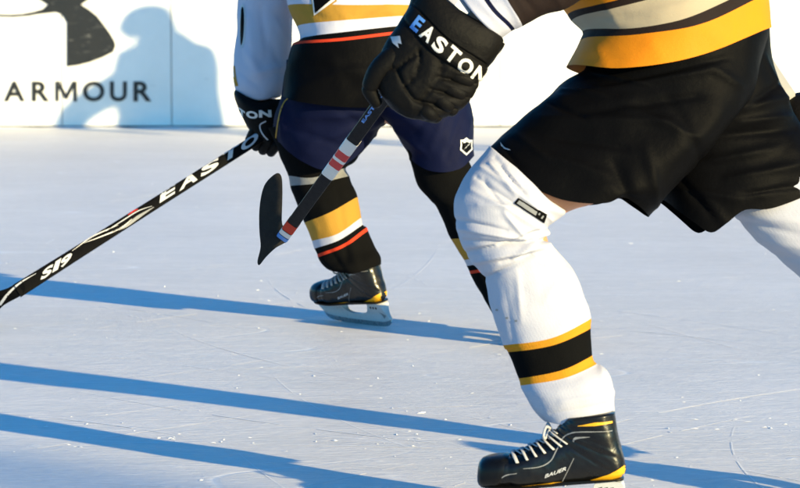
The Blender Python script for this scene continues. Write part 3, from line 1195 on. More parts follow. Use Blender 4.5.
# --- right leg sock (trailing leg, mostly outside the frame)
secs = [([(722, 195), (850, 165)], 6.56, .085), ([(728, 203), (790, 200), (862, 182)], 6.56, .088), ([(742, 225), (805, 222), (872, 205)], 6.56, .088),
        ([(765, 247), (820, 245), (885, 232)], 6.56, .085), ([(800, 277), (850, 270), (900, 258)], 6.55, .08),
        ([(840, 315), (885, 300), (925, 288)], 6.52, .078), ([(872, 352), (905, 335), (948, 325)], 6.50, .07), ([(876, 358), (910, 342), (950, 332)], 6.50, .07),
        ([(895, 382), (930, 364), (958, 354)], 6.48, .064), ([(899, 388), (935, 370), (962, 360)], 6.48, .063), ([(922, 415), (950, 405), (982, 390)], 6.46, .06)]
folds = [((735, 215), (800, 222), 4, .006), ((740, 222), (795, 235), 3, -.006), ((755, 240), (810, 250), 4, .004), ((775, 255), (800, 262), 3, -.004)]
loft('sock', secs, [M['white_knit'], M['gold_knit'], M['black_knit']], near, [0, 0, 0, 0, 0, 0, 1, 2, 1, 0], nu=72, step=4, folds=folds, rough=.002)

# --- shorts: one garment, a loft for each leg of it and the seat
secs = [([(592, 45), (680, 30), (768, 10)], 6.50, .185),
        ([(585, 68), (640, 78), (705, 66), (766, 40)], 6.49, .19),
        ([(565, 82), (630, 102), (700, 110), (752, 92)], 6.47, .185),
        ([(546, 97), (610, 128), (680, 142), (722, 135)], 6.43, .17),
        ([(522, 118), (585, 156), (650, 170), (692, 170)], 6.40, .155),
        ([(500, 139), (560, 180), (625, 190), (668, 194)], 6.37, .14),
        ([(489, 149), (520, 181), (560, 201), (600, 204), (622, 199), (648, 216)], 6.36, .13)]
folds = [((560, 100), (700, 75), 6, .006), ((575, 115), (690, 100), 5, -.006), ((540, 120), (660, 125), 6, .006), ((600, 90), (720, 62), 4, -.005),
         ((530, 135), (620, 150), 5, -.006), ((520, 150), (600, 175), 6, .005), ((620, 110), (690, 140), 7, .006), ((660, 100), (700, 165), 6, -.005),
         ((560, 92), (600, 100), 3, .006), ((548, 105), (580, 120), 3, -.006), ((515, 135), (545, 160), 4, .005), ((640, 150), (655, 205), 6, .006), ((610, 165), (625, 200), 7, -.008),
         ((590, 75), (640, 90), 3, .004), ((700, 70), (735, 90), 4, .005), ((500, 145), (520, 172), 3, -.004)]
shorts = loft('shorts', secs, M['black_cloth'], near, nu=110, step=3, folds=[(a_, b_, w_ * .8, m_ * 1.5) for a_, b_, w_, m_ in folds], rough=.006, rscale=9, cap=(True, False))
secs = [([(640, 42), (710, 36), (769, 20)], 6.58, .15),
        ([(645, 80), (710, 72), (773, 58)], 6.60, .16),
        ([(640, 120), (715, 118), (783, 88)], 6.60, .16),
        ([(645, 155), (720, 160), (792, 112)], 6.60, .155),
        ([(652, 185), (700, 195), (760, 185), (812, 145)], 6.58, .145),
        ([(658, 199), (683, 218), (708, 233), (734, 212), (775, 207), (832, 180)], 6.57, .135)]
folds = [((690, 120), (780, 100), 6, .007), ((700, 140), (790, 130), 5, -.007), ((690, 165), (770, 150), 6, .007), ((670, 175), (705, 215), 5, -.006), ((720, 180), (800, 165), 5, .006),
         ((760, 60), (785, 110), 5, .005), ((680, 190), (730, 200), 5, .006), ((740, 110), (775, 85), 4, -.006), ((735, 195), (800, 186), 3, -.005), ((700, 200), (720, 225), 4, .005),
         ((730, 125), (785, 118), 4, .006)]
sh2 = loft('shorts', secs, M['black_cloth'], near, nu=110, step=3, folds=[(a_, b_, w_ * .8, m_ * 1.5) for a_, b_, w_, m_ in folds], rough=.006, rscale=9, cap=(True, False), seed=3)
# join the two legs into the one garment
bm = bmesh.new()
bm.from_mesh(shorts.data)
bm.from_mesh(sh2.data)
bm.to_mesh(shorts.data)
bm.free()
bpy.data.objects.remove(sh2)
# hem stitching and the small swoosh mark
sw = smooth_loop([(501, 142.5), (501.5, 146), (504, 148.5), (511, 150.5), (505.5, 147.6), (503, 145.5)], 5)
decal('emblem', fill2d([sw]), [shorts], M['silver_print'], shorts, maxlen=2, lift=.002)
decal('stitching', fill2d([band([(736, 206), (775, 201), (800, 194), (825, 178)], .9)]), [shorts], M['grey_print'], shorts, lift=.0004)

# --- jersey
secs = [([(567, 66), (605, 73), (651, 70), (703, 57), (770, 28)], 6.49, .215),
        ([(580, 40), (621, 41), (670, 36), (709, 24), (767, -6)], 6.49, .21),
        ([(583, 31), (622, 34.5), (668, 28), (706, 13), (764, -16)], 6.49, .208),
        ([(572, 20), (610, 14), (660, 2), (700, -10), (758, -38)], 6.49, .205),
        ([(568, 14), (606, 8), (655, -5), (697, -19), (755, -46)], 6.49, .205),
        ([(556, -6), (600, -24), (650, -37), (690, -50), (750, -75)], 6.49, .20),
        ([(540, -60), (600, -75), (660, -85), (730, -110)], 6.49, .21),
        ([(528, -130), (590, -150), (650, -150), (690, -150)], 6.49, .24),
        ([(530, -175), (580, -185), (620, -190), (655, -180)], 6.49, .20),
        ([(550, -205), (580, -212), (610, -205)], 6.49, .07)]
folds = [((575, 62), (640, 68), 3, -.003), ((590, 50), (600, 70), 4, .004), ((610, 30), (700, 5), 4, .004), ((590, 22), (640, 25), 3, -.005), ((600, 12), (612, 30), 4, .006), ((640, 45), (655, 68), 6, .003),
         ((700, 35), (720, 52), 6, .003), ((740, 5), (752, 30), 5, -.003)]
jersey = loft('jersey', secs, [M['gold_mesh'], M['brown_cloth'], M['cream_mesh'], M['black_cloth']], near, [0, 1, 2, 1, 0, 1, 1, 1, 1], nu=96, step=3.5, folds=folds, rough=.003, rscale=10, cap=(False, True))

# --- left sleeve (to the hand with the stick)
secs = [([(452, -12), (475, 18), (499, 40)], 6.22, .062),
        ([(470, -20), (490, 12), (511, 31)], 6.22, .064),
        ([(474, -22), (494, 10), (514.5, 29)], 6.22, .065),
        ([(490, -38), (505, 0), (522, 26)], 6.22, .070),
        ([(515, -70), (530, -30), (545, 14)], 6.22, .078),
        ([(545, -110), (560, -50), (577, 2)], 6.24, .085),
        ([(560, -130), (600, -85), (632, -40)], 6.27, .088),
        ([(555, -160), (600, -140), (655, -110)], 6.31, .092),
        ([(560, -190), (600, -185), (645, -170)], 6.36, .088)]
folds = [((500, -10), (518, 22), 3, .005), ((512, -10), (535, 14), 4, -.004), ((470, -5), (505, 30), 4, .003), ((530, -30), (560, 5), 4, .005)]
loft('sleeve', secs, [M['white_mesh'], M['navy_cloth'], M['brown_cloth']], near, [0, 1, 0, 2, 2, 2, 2, 2], nu=64, step=3, folds=folds, rough=.003, rscale=14)
# --- right sleeve (arm swung back)
ws = [P(600, -165, 6.72), P(650, -90, 6.82), P(705, -10, 6.86), P(742, 58, 6.84), P(780, 110, 6.80)]
tube('sleeve', ws, [.095, .09, .076, .060, .050], M['cuff_grey'], near, nu=32)

# --- gloves
def pad(name, pts, radii, parent, mat='glove_nylon', nu=22):
    v, f = pad_data(pts, radii, nu)
    return link(name, v, f, M[mat], parent)


# hand and cuff as one loft, running from the cuff's flared edge to the knuckles
GD = 6.20
secs = [([(418, -12), (452, 18), (505, 44)], GD + .02, .062),
        ([(413, -8), (450, 26), (502, 50)], GD + .02, .070),
        ([(409, 6), (445, 42), (486, 70)], GD + .01, .066),
        ([(406, 12), (440, 47), (482, 74)], GD + .01, .060),
        ([(398, 24), (430, 56), (480, 80)], GD, .056),
        ([(386, 42), (420, 72), (475, 93)], GD, .055),
        ([(378, 60), (412, 86), (466, 105)], GD, .053),
        ([(374, 76), (405, 100), (454, 114)], GD, .048),
        ([(379, 92), (404, 110), (440, 119)], GD, .040),
        ([(390, 107), (406, 117), (425, 120.5)], GD, .026)]
G_ = -.010
folds = [((419.6, 51), (419.6, 64), 1.7, G_), ((419.6, 64), (416, 77), 1.7, G_), ((416, 77), (405, 88), 1.7, G_),
         ((442, 64), (440, 77), 1.7, G_), ((440, 77), (431, 90), 1.7, G_), ((431, 90), (421, 102), 1.7, G_),
         ((439, 79), (478, 86), 1.7, G_), ((431, 91), (470, 100), 1.7, G_), ((421, 103), (456, 111), 1.7, G_), ((405, 88), (414, 101), 1.7, G_), ((414, 101), (423, 105), 1.7, G_),
         ((397, 70), (419, 53), 1.7, G_), ((373, 62), (397, 71), 1.7, G_), ((397, 71), (404, 88), 1.7, G_),
         ((432, 62), (426, 88), 4, .004), ((409, 62), (402, 78), 4, .004), ((450, 72), (476, 80), 3, .005), ((444, 85), (470, 93), 3, .005), ((436, 98), (460, 105), 3, .005), ((420, 110), (440, 115), 2.5, .004),
         ((398, 38), (410, 48), 5, .004), ((408, 98), (414, 112), 3, .003)]
glove = loft('glove', secs, M['glove_nylon'], near, nu=112, step=1.6, rough=.0012, rscale=40, folds=folds)
# cuff roll and lettering band
cuff = loft('cuff', [([(410, 4), (446, 41), (488, 69)], GD + .008, .069), ([(408.5, 8), (445, 45), (486.5, 73)], GD + .006, .071), ([(404, 16), (438, 54), (483, 80)], GD + .002, .069), ([(403, 20), (435, 56.5), (480, 81.5)], GD, .060)],
            M['glove_nylon'], glove, nu=80, step=2)
cf2 = loft('cuff', [([(424, -20), (457, 12), (500, 35)], GD + .02, .066), ([(420, -17), (455, 16), (504, 41)], GD + .02, .073), ([(415, -8), (451, 29), (498, 54)], GD + .012, .072), ([(411, 2), (447, 40), (489, 66)], GD + .008, .067)],
           M['glove_nylon'], glove, nu=80, step=2, rough=.002, rscale=20)
GF = GD - .052
# four fingers stacked along the shaft: proximal roll sunk in the glove's padding, then curling behind the shaft
fing = [((452, 74), (468, 80), (478, 86)), ((446, 86), (460, 93), (470, 99)), ((438, 98), (448, 105), (458, 111)), ((424, 109), (432, 115), (442, 118))]
for k, (a, b, c) in enumerate(fing):
    f_ = pad('finger', [P(a[0], a[1], GF + .022), P((a[0] + b[0]) / 2, (a[1] + b[1]) / 2, GF + .020), P(b[0], b[1], GF + .026)], [(.0150, .015), (.0155, .016), (.0145, .015)], glove)
    pad('fingertip', [P(c[0] - 6, c[1] - 2, GF + .045), P(c[0] - 10, c[1] - 2, GF + .070), P(c[0] - 34, c[1] - 8, GF + .085)], [.0145, .0145, .013], f_)
# thumb, from the side of the palm, closing over the shaft
th = pad('thumb', [P(392, 58, GF + .03), P(379, 70, GF + .028), P(371, 84, GF + .035)], [.024, .022, .018], glove)
pad('fingertip', [P(369, 90, GF + .04), P(376, 102, GF + .045)], [.0150, .013], th)
decal('label', fill2d([[(391, 37), (400, 36), (402, 44), (398, 43), (399, 48), (393, 43)]]), [glove, th], M['silver_print'], glove, lift=.0015)
# lettering round the cuff
for ch, (x, y), wdt, mt in zip('EASTON', [(410, 27), (419, 35.5), (430.5, 46.5), (443.5, 56.5), (455, 67.5), (470, 77)], [9, 12, 13, 13, 15, 13], ['blue_print'] + ['white_print'] * 5):
    tv, tf, tw = text2d(ch, bold=0.036)
    s = wdt / tw
    ang = math.radians(41 - (4 if ch in 'ON' else 0))
    decal('lettering', place2d((tv, tf), (x, y), (s * math.cos(ang), s * math.sin(ang)), (15 * 0.60, -15 * 0.80)), [cuff, cf2, glove], M[mt], cuff, maxlen=1.6, lift=.0014)

# right glove, past the right edge of the frame
rg = pad('glove', [P(802, 118, 6.80), P(822, 126, 6.80), P(846, 132, 6.80)], [(.062, .055), (.058, .048), (.050, .042)], near)
for k in range(4):
    pad('finger', [P(856 + 2 * k, 145 - 10 * k, 6.76 + .012 * k), P(872 + 2 * k, 150 - 10 * k, 6.76 + .012 * k), P(868 + 2 * k, 152 - 10 * k, 6.83 + .012 * k)], [.016, .015, .013], rg)
pad('thumb', [P(826, 140, 6.74), P(846, 150, 6.73), P(858, 150, 6.75)], [.018, .017, .014], rg)

# --- skates
skate(near, ground(569, 517), Vector((-1, .13, 0)), -1)
toe_r = ground(985, 510)
skate(near, toe_r + Vector((-.10, .02, .055)), Vector((-1, .1, -.0)), -1, pitch=-.55)

# --- the body inside the clothes
J = {'pelvis': (P(690, 90, 6.52), .11), 'belly': (P(660, 0, 6.5), .11), 'chest': (P(610, -110, 6.5), .11), 'neck': (P(575, -205, 6.5), .055),
     'l_shoulder': (P(590, -165, 6.36), .055), 'l_elbow': (P(585, -50, 6.24), .045), 'l_wrist': (P(480, 20, 6.22), .032), 'l_palm': (P(440, 62, 6.21), .028),
     'r_shoulder': (P(602, -160, 6.70), .055), 'r_elbow': (P(705, -10, 6.86), .045), 'r_wrist': (P(778, 108, 6.80), .030), 'r_palm': (P(812, 140, 6.77), .028),
     'l_hip': (P(655, 112, 6.42), .088), 'l_knee': (P(514, 196, 6.31), .050), 'l_ankle': (P(580, 435, 6.28), .036), 'l_toe': (P(560, 465, 6.28), .022),
     'r_hip': (P(712, 115, 6.6), .095), 'r_knee': (P(800, 215, 6.56), .060), 'r_ankle': (P(946, 392, 6.48), .026), 'r_toe': (P(954, 410, 6.47), .016)}
facing = Vector((-1, .15, -.15))
topd = Vector((-.35, 0, 1))
J.update(head_joints(J['neck'][0], facing, topd))
body(near, J)
helmet(near, J, facing, topd, M['helmet_shell'])
# bare skin of the thigh between sock and shorts
# (the thigh muscle is thicker than the skinned bone line there)
th_s = [([(520, 150), (600, 196)], 6.34, .07), ([(500, 160), (560, 196), (578, 201)], 6.33, .07), ([(490, 175), (550, 205), (572, 205)], 6.32, .07)]
thigh = loft('thigh', [([(560, 110), (660, 170)], 6.40, .085), ([(530, 152), (600, 201)], 6.36, .078), ([(519, 164), (575, 209)], 6.33, .079), ([(505, 182), (552, 219)], 6.31, .07)], M['skin'], near, nu=40)

# --- the stick he carries
butt = P(402, 73, 6.215)
heel = P(283, 237, 7.72)
sdir = (heel - butt).normalized()
base = empty('hockey_stick', tuple(heel), 'black stick with red and white shaft bands, its blade lifted above the ice', 'hockey stick')
sside = sdir.cross(Vector((0, 0, 1))).normalized()
# broad face of the shaft towards the camera
nrm_c = (C0 - heel).normalized()
ax_w = sdir.cross(nrm_c).normalized()
ax_t = ax_w.cross(sdir).normalized()


def bar_data(a, b, wa, ta, wb=None, tb=None, aw=None, at=None):
    wb = wb or wa
    tb = tb or ta
    V, F = [], []
    prof = []
    for sx, sy in ((1, 1), (-1, 1), (-1, -1), (1, -1)):
        for q in ((1, .55), (.9, .9), (.55, 1)):
            qq = q if sx * sy > 0 else q[::-1]
            prof.append((sx * qq[0], sy * qq[1]))
    n = len(prof)
    for p, w, t in ((a, wa, ta), (b, wb, tb)):
        for u, v in prof:
            V.append(p + aw * (u * w / 2) + at * (v * t / 2))
    for j in range(n):
        F.append((j, (j + 1) % n, n + (j + 1) % n, n + j))
    F.append(tuple(range(n)))
    F.append(tuple(range(n, 2 * n)))
    return V, F


v, f = bar_data(butt - sdir * .03, heel, .031, .021, .031, .021, ax_w, ax_t)
shaft = link('shaft', v, f, M['carbon'], base, sharp=.6)
Lk = (heel - butt).length


def on_shaft(px):
    """distance along the near shaft whose picture is at column px"""
    lo, hi = 0.0, 1.0
    for _ in range(40):
        m = (lo + hi) / 2
        q = butt.lerp(heel, m)
        r = q - C0
        x = 400 + FPX * r.x / r.dot(FW)
        if x > px:
            lo = m
        else:
            hi = m
    return butt.lerp(heel, lo)


for xa, xb, mt in ((354, 346.5, 'white_print'), (346.5, 342, 'red_print'), (342, 340.3, 'white_print'), (340.3, 336, 'red_print'), (336, 329, 'white_print'), (294, 289, 'orange_cloth'), (288.5, 286, 'white_print'), (285.5, 283.5, 'blue_print')):
    v, f = bar_data(on_shaft(xa), on_shaft(xb), .0325, .0225, None, None, ax_w, ax_t)
    link('band', v, f, M[mt], shaft, sharp=.6)
# letters along the upper shaft
tv, tf, tw = text2d('EASTON', bold=0.03)
a0, b0 = (364, 123), (384, 95.5)
ex = ((b0[0] - a0[0]) / tw, (b0[1] - a0[1]) / tw)
decal('lettering', place2d((tv, tf), a0, ex, (-2.6, -2.0)), [shaft], M['blue_print'], shaft, maxlen=2, lift=.001)
# blade: own outline, gently cupped, 9 mm thick
bl = smooth_loop([(277.5, 173), (270, 178), (264, 186), (260.5, 199), (259, 214), (259.3, 232), (260.5, 247), (257.5, 261), (259.5, 265), (266, 257), (275.5, 248), (286, 241.5), (288, 232), (282, 224), (282, 205), (282.3, 190), (281.5, 177)], 4)
shp = fill2d([bl])


def blade_fn(u, v, h):
    t = (v - 264) / (172 - 264)
    d = 7.76 - 0.10 * t + 0.05 * t * t
    return P(u, v, d) + FW * (h + 0.012 * math.sin(3 * t))


bm = bmesh.new()
bv = [bm.verts.new((q[0], q[1], 0)) for q in shp[0]]
for q in shp[1]:
    bm.faces.new([bv[k] for k in q])
for _ in range(3):
    lg = [e for e in bm.edges if e.calc_length() > 6]
    if lg:
        bmesh.ops.subdivide_edges(bm, edges=lg, cuts=1)
        bmesh.ops.triangulate(bm, faces=bm.faces[:])
bm.verts.index_update()
shp = ([(v.co.x, v.co.y) for v in bm.verts], [tuple(v.index for v in f.verts) for f in bm.faces])
bm.free()
v, f = extrude2d(shp, blade_fn, .0045)
link('blade', v, f, M['tape'], base, sharp=.8)

# =================================================================== FAR PLAYER
fo = ground(362, 324)
far = empty('person', (fo.x, fo.y, 0), 'skater with back turned in white, gold and black jersey, navy pants and black socks', 'person')
FD = 9.35
# left sock
secs = [([(268, 128), (372, 118)], FD, .10), ([(275, 142), (320, 150), (366, 140)], FD + .01, .10), ([(281, 158), (320, 166), (356, 160)], FD + .02, .10),
        ([(288, 176), (315, 178), (346, 168)], FD + .03, .095),
        ([(290, 186), (318, 184), (350, 176)], FD + .03, .092),
        ([(292, 192), (320, 190), (352, 184)], FD + .02, .09),
        ([(304, 223), (330, 213), (357.5, 197)], FD, .085),
        ([(312, 241), (338, 234), (361, 218)], FD, .08),
        ([(315, 248.5), (340, 240), (362.5, 225)], FD, .078),
        ([(318, 254), (344, 244), (366.5, 227.5)], FD, .078),
        ([(319, 257), (345, 247), (368, 231)], FD, .077),
        ([(323, 265), (348, 256), (374, 245)], FD, .076),
        ([(329, 270), (352, 266), (380.5, 256)], FD - .01, .08),
        ([(341, 273), (357, 272.5), (381, 264.5)], FD - .01, .078)]
folds = [((320, 255), (335, 270), 3, .006), ((330, 250), (345, 271), 3, -.006), ((350, 235), (358, 268), 5, .006), ((345, 240), (348, 262), 3, -.005), ((320, 200), (335, 240), 6, .004), ((338, 190), (345, 235), 3, -.004), ((298, 195), (312, 240), 5, -.003)]
sock_f = loft('sock', secs, [M['black_knit'], M['strap'], M['old_gold'], M['white_knit'], M['orange_cloth']], far, [0, 0, 0, 1, 0, 0, 2, 3, 0, 4, 0, 0, 0], nu=72, step=2.5, folds=folds, rough=.003, rscale=14)
# right sock
RD = 9.18
secs = [([(404, 140), (464, 145)], RD + .05, .09), ([(412, 166), (445, 176), (472, 168)], RD + .05, .09), ([(418, 186), (452, 192), (484, 180)], RD + .05, .092), ([(430, 200), (462, 204), (492, 190)], RD + .03, .09),
        ([(438, 209), (470, 212), (498, 200)], RD + .02, .088), ([(451, 239), (480, 236), (506, 222)], RD, .08), ([(464, 260), (490, 254), (514, 240)], RD - .02, .078), ([(466.5, 266), (493, 260), (517, 246)], RD - .02, .077),
        ([(469, 271), (495, 265), (519, 250)], RD - .03, .076), ([(470, 274), (496, 268), (521, 253)], RD - .03, .076), ([(483, 298), (505, 292), (534, 280)], RD - .05, .07), ([(496, 318), (515, 314), (540, 306)], RD - .06, .064)]
loft('sock', secs, [M['black_knit'], M['old_gold'], M['white_knit'], M['orange_cloth']], far, [0, 0, 0, 0, 0, 1, 2, 0, 3, 0, 0], nu=64, step=3, rough=.003)
# pants: seat and two legs in one garment
secs = [([(287, 60), (350, 70), (412, 60)], FD - .05, .15), ([(282, 95), (345, 108), (400, 100)], FD - .05, .165), ([(275, 115), (335, 130), (392, 118)], FD - .02, .16),
        ([(273, 130), (325, 152), (380, 128)], FD, .15), ([(276, 141), (300, 160), (325, 171), (350, 163), (376, 136)], FD + .01, .135)]
folds = [((300, 120), (370, 115), 6, .006), ((290, 130), (350, 150), 5, -.005), ((310, 145), (370, 125), 5, .005), ((285, 105), (282, 138), 3, .008), ((340, 110), (370, 135), 5, -.006)]
pants = loft('pants', secs, M['navy_cloth'], far, nu=80, step=3, folds=[(a_, b_, w_ * .7, m_ * 1.7) for a_, b_, w_, m_ in folds], rough=.006, rscale=11, cap=(True, False))
secs = [([(340, 55), (400, 60), (455, 45)], FD - .08, .15), ([(352, 90), (415, 100), (466, 80)], FD - .08, .16), ([(375, 112), (425, 122), (470, 105)], FD - .1, .155),
        ([(392, 128), (435, 138), (473, 125)], FD - .1, .15), ([(407, 150), (440, 158), (474, 145)], FD - .1, .14), ([(410, 159), (425, 170), (445, 173), (462, 168), (475, 155)], FD - .1, .13)]
folds = [((460, 80), (430, 150), 5, .006), ((450, 90), (415, 135), 4, -.006), ((468, 100), (445, 160), 4, -.005), ((470, 120), (455, 165), 4, .005), ((400, 120), (430, 110), 4, .005), ((395, 130), (425, 155), 4, .004), ((440, 75), (458, 110), 3, .005)]
p2 = loft('pants', secs, M['navy_cloth'], far, nu=80, step=3, folds=[(a_, b_, w_ * .7, m_ * 1.7) for a_, b_, w_, m_ in folds], rough=.006, rscale=11, cap=(True, False), seed=5)
bm = bmesh.new()
bm.from_mesh(pants.data)
bm.from_mesh(p2.data)
bm.to_mesh(pants.data)
bm.free()
shield = lambda cx, cy, k: [(cx + k * x, cy + k * y) for x, y in ((-6, -7), (-2.5, -7.2), (0.2, -9.5), (3, -7.2), (6.5, -7), (6, -1), (6.5, 3), (3, 6.5), (0, 9.5), (-3, 7), (-6.4, 3.5), (-5.8, -1))]
decal('emblem', fill2d([shield(466, 146.5, .95)]), [p2], M['silver_print'], pants, maxlen=2, lift=.002)
decal('emblem', fill2d([shield(466, 146.5, .70)]), [p2], M['black_cloth'], pants, maxlen=2, lift=.003)
tv, tf, tw = text2d('NHL', bold=.03)
decal('emblem', place2d((tv, tf), (462.6, 150), (1.9 / tw * 3, -1.9 / tw * 3), (2.4, -3.8)), [p2], M['silver_print'], pants, maxlen=2, lift=.004)
decal('emblem', fill2d([band([(463, 142.6), (466, 141), (469.5, 142.4)], 1.6)]), [p2], M['silver_print'], pants, maxlen=2, lift=.004)
bpy.data.objects.remove(p2)
# seam with lace at the hip
decal('piping', fill2d([band([(292, 95), (284, 103), (279, 118), (276, 138)], 1.2)]), [pants], M['old_gold'], pants, lift=.0015)

# jersey
secs = [([(283, 97), (300, 104), (350, 110), (410, 107), (428, 92)], FD - .06, .185),
        ([(285, 70), (350, 78), (425, 64)], FD - .06, .185),
        ([(292, 46.5), (345, 44.5), (418, 34)], FD - .06, .18),
        ([(293, 44), (345, 41.5), (419, 31)], FD - .06, .18),
        ([(300, 40), (345, 36), (420, 26)], FD - .06, .18),
        ([(297, 27), (345, 24.5), (421, 17)], FD - .06, .18),
        ([(288, 6), (345, 9.5), (422, 7)], FD - .06, .18),
        ([(282, -30), (345, -28), (425, -35)], FD - .02, .18),
        ([(275, -70), (345, -75), (425, -78)], FD + .06, .17),
        ([(300, -100), (345, -108), (405, -105)], FD + .12, .12),
        ([(330, -118), (348, -122), (370, -118)], FD + .14, .06)]
folds = [((300, 50), (400, 95), 8, .006), ((310, 75), (400, 60), 6, -.005), ((300, 90), (360, 70), 5, .005), ((360, 100), (410, 70), 5, -.005), ((330, 48), (345, 105), 5, .004),
         ((335, 28), (362, 20), 2.5, .004), ((355, 24), (385, 8), 2.5, -.005), ((340, 12), (350, 28), 3, .005), ((300, 10), (330, 25), 4, -.004), ((380, 0), (400, 25), 4, .004)]
jf = loft('jersey', secs, [M['black_cloth'], M['orange_cloth'], M['white_mesh'], M['old_gold']], far, [0, 0, 1, 0, 2, 3, 2, 2, 2, 2], nu=96, step=3, folds=folds, rough=.0035, rscale=10, cap=(False, True))
# foot of the number on the back
decal('numeral', fill2d([[(303, -30), (317, -33), (331, 0), (331, 2), (334.5, 14.5), (332, 6), (330, -4)]]), [jf], M['white_mesh'], jf, lift=.001) if False else None
num = [[(304, -60), (322, -64), (334.5, 5), (334, -1), (316, 14.5)]]
quad = lambda g: [(308 - g, -48 - g), (325 + g * 1.1, -52 - g), (332.5 + g * 1.35, -1 + g * .7), (315.5 - g * .55, 13 + g * 1.25)]
decal('numeral', fill2d([quad(3.2)]), [jf], M['old_gold'], jf, lift=.0012)
decal('numeral', fill2d([quad(2.0)]), [jf], M['white_print'], jf, lift=.0022)
decal('numeral', fill2d([quad(0.0)]), [jf], M['black_cloth'], jf, lift=.0032)

# left sleeve hanging down at the left
secs = [([(236, 92), (258, 101), (281, 97)], FD + .17, .065), ([(233, 80), (258, 86), (288, 82)], FD + .17, .075), ([(234, 55), (262, 58), (290, 55)], FD + .17, .080),
        ([(237, 30), (265, 32), (292, 32)], FD + .17, .082), ([(238, 8), (265, 8), (294, 12)], FD + .17, .085), ([(240, -20), (268, -24), (300, -20)], FD + .16, .09), ([(252, -60), (280, -68), (315, -62)], FD + .14, .095), ([(275, -90), (300, -95), (325, -85)], FD + .11, .085)]
folds = [((250, 20), (255, 70), 5, .007), ((262, 10), (268, 55), 4, -.007), ((245, 50), (262, 75), 4, .006), ((270, 40), (285, 75), 5, -.006), ((255, 75), (285, 68), 4, .006), ((240, 72), (262, 90), 3, -.004), ((275, 20), (288, 40), 4, .006), ((240, 25), (243, 65), 3, -.004)]
sl = loft('sleeve', secs, [M['white_mesh'], M['old_gold']], far, [0] * 7, nu=72, step=2.5, folds=folds, rough=.004, rscale=12)
decal('numeral', fill2d([smooth_loop([(240.5, 8), (245, 7), (245.5, 30), (243.5, 46), (239.8, 44)], 3)]), [sl], M['silver_print'], sl, lift=.001, maxlen=2)
decal('numeral', fill2d([smooth_loop([(241.5, 10), (244, 9.5), (244.2, 29), (242.6, 43), (240.8, 42)], 3)]), [sl], M['black_cloth'], sl, lift=.002, maxlen=2)
decal('sleeve_stripe', fill2d([band([(233.5, 66), (235, 78), (237, 86)], 3)]), [sl], M['old_gold'], sl, lift=.001, maxlen=2)
# right sleeve, reaching forward on the far side
tube('sleeve', [P(425, -75, FD + .05), P(440, -20, FD + .2), P(400, 20, FD + .42)], [.095, .085, .065], M['white_mesh'], far, nu=28)

# left glove
secs = [([(235, 90), (258, 104), (284, 99)], FD + 0.16, .068), ([(234, 95), (256, 110), (285, 106)], FD + 0.16, .078), ([(238, 108), (258, 120), (283, 117)], FD + 0.16, .072), ([(242, 117), (260, 127), (281, 124)], FD + 0.15, .055),
        ([(248, 128), (264, 136), (281, 134)], FD + 0.15, .050), ([(256, 138), (268, 143), (282, 142)], FD + 0.15, .042), ([(266, 146), (273, 149), (281, 148)], FD + 0.15, .026)]
gf = loft('glove', secs, M['glove_nylon'], far, nu=48, step=2, rough=.0015, rscale=40)
for ch, (x, y), wd in zip('ASTON', [(229.5, 104), (233.5, 108.5), (239, 114), (246.5, 117.5), (259, 117.5)], [6, 6.5, 8, 11.5, 12.5]):
    tv, tf, tw = text2d(ch, bold=0.05)
    s = wd / tw
    a = math.radians({'A': 46, 'S': 42, 'T': 36, 'O': 8, 'N': -2}[ch])
    decal('lettering', place2d((tv, tf), (x, y), (s * math.cos(a), s * math.sin(a)), (-.3, -7.2)), [gf], M['white_print'], gf, maxlen=1.5, lift=.0012)
decal('piping', fill2d([band([(266, 121), (260, 125), (262, 133), (270, 142), (277, 147)], 1.3)]), [gf], M['silver_print'], gf, lift=.0012, maxlen=1.5)
for k, (a, b) in enumerate((((256, 128), (250, 140)), ((262, 135), (256, 146)), ((269, 141), (263, 150)), ((276, 145), (271, 152)))):
    pad('finger', [P(a[0], a[1], FD + 0.12), P(b[0], b[1], FD + 0.15), P(b[0] + 2, b[1] - 2, FD + 0.19)], [.017, .016, .014], gf, nu=14)
pad('thumb', [P(272, 128, FD + 0.20), P(262, 140, FD + 0.22), P(254, 145, FD + 0.19)], [.018, .017, .014], gf, nu=14)
# right glove, hidden by his body
rgf = pad('glove', [P(396, 24, FD + .44), P(375, 42, FD + .50), P(360, 52, FD + .52)], [.058, .052, .042], far)
for k in range(4):
    pad('finger', [P(362 - 3 * k, 44 + 6 * k, FD + .50), P(350 - 3 * k, 56 + 6 * k, FD + .52), P(356 - 3 * k, 66 + 5 * k, FD + .48)], [.016, .015, .013], rgf, nu=14)
pad('thumb', [P(378, 52, FD + .46), P(368, 66, FD + .45), P(360, 68, FD + .46)], [.017, .016, .013], rgf, nu=14)

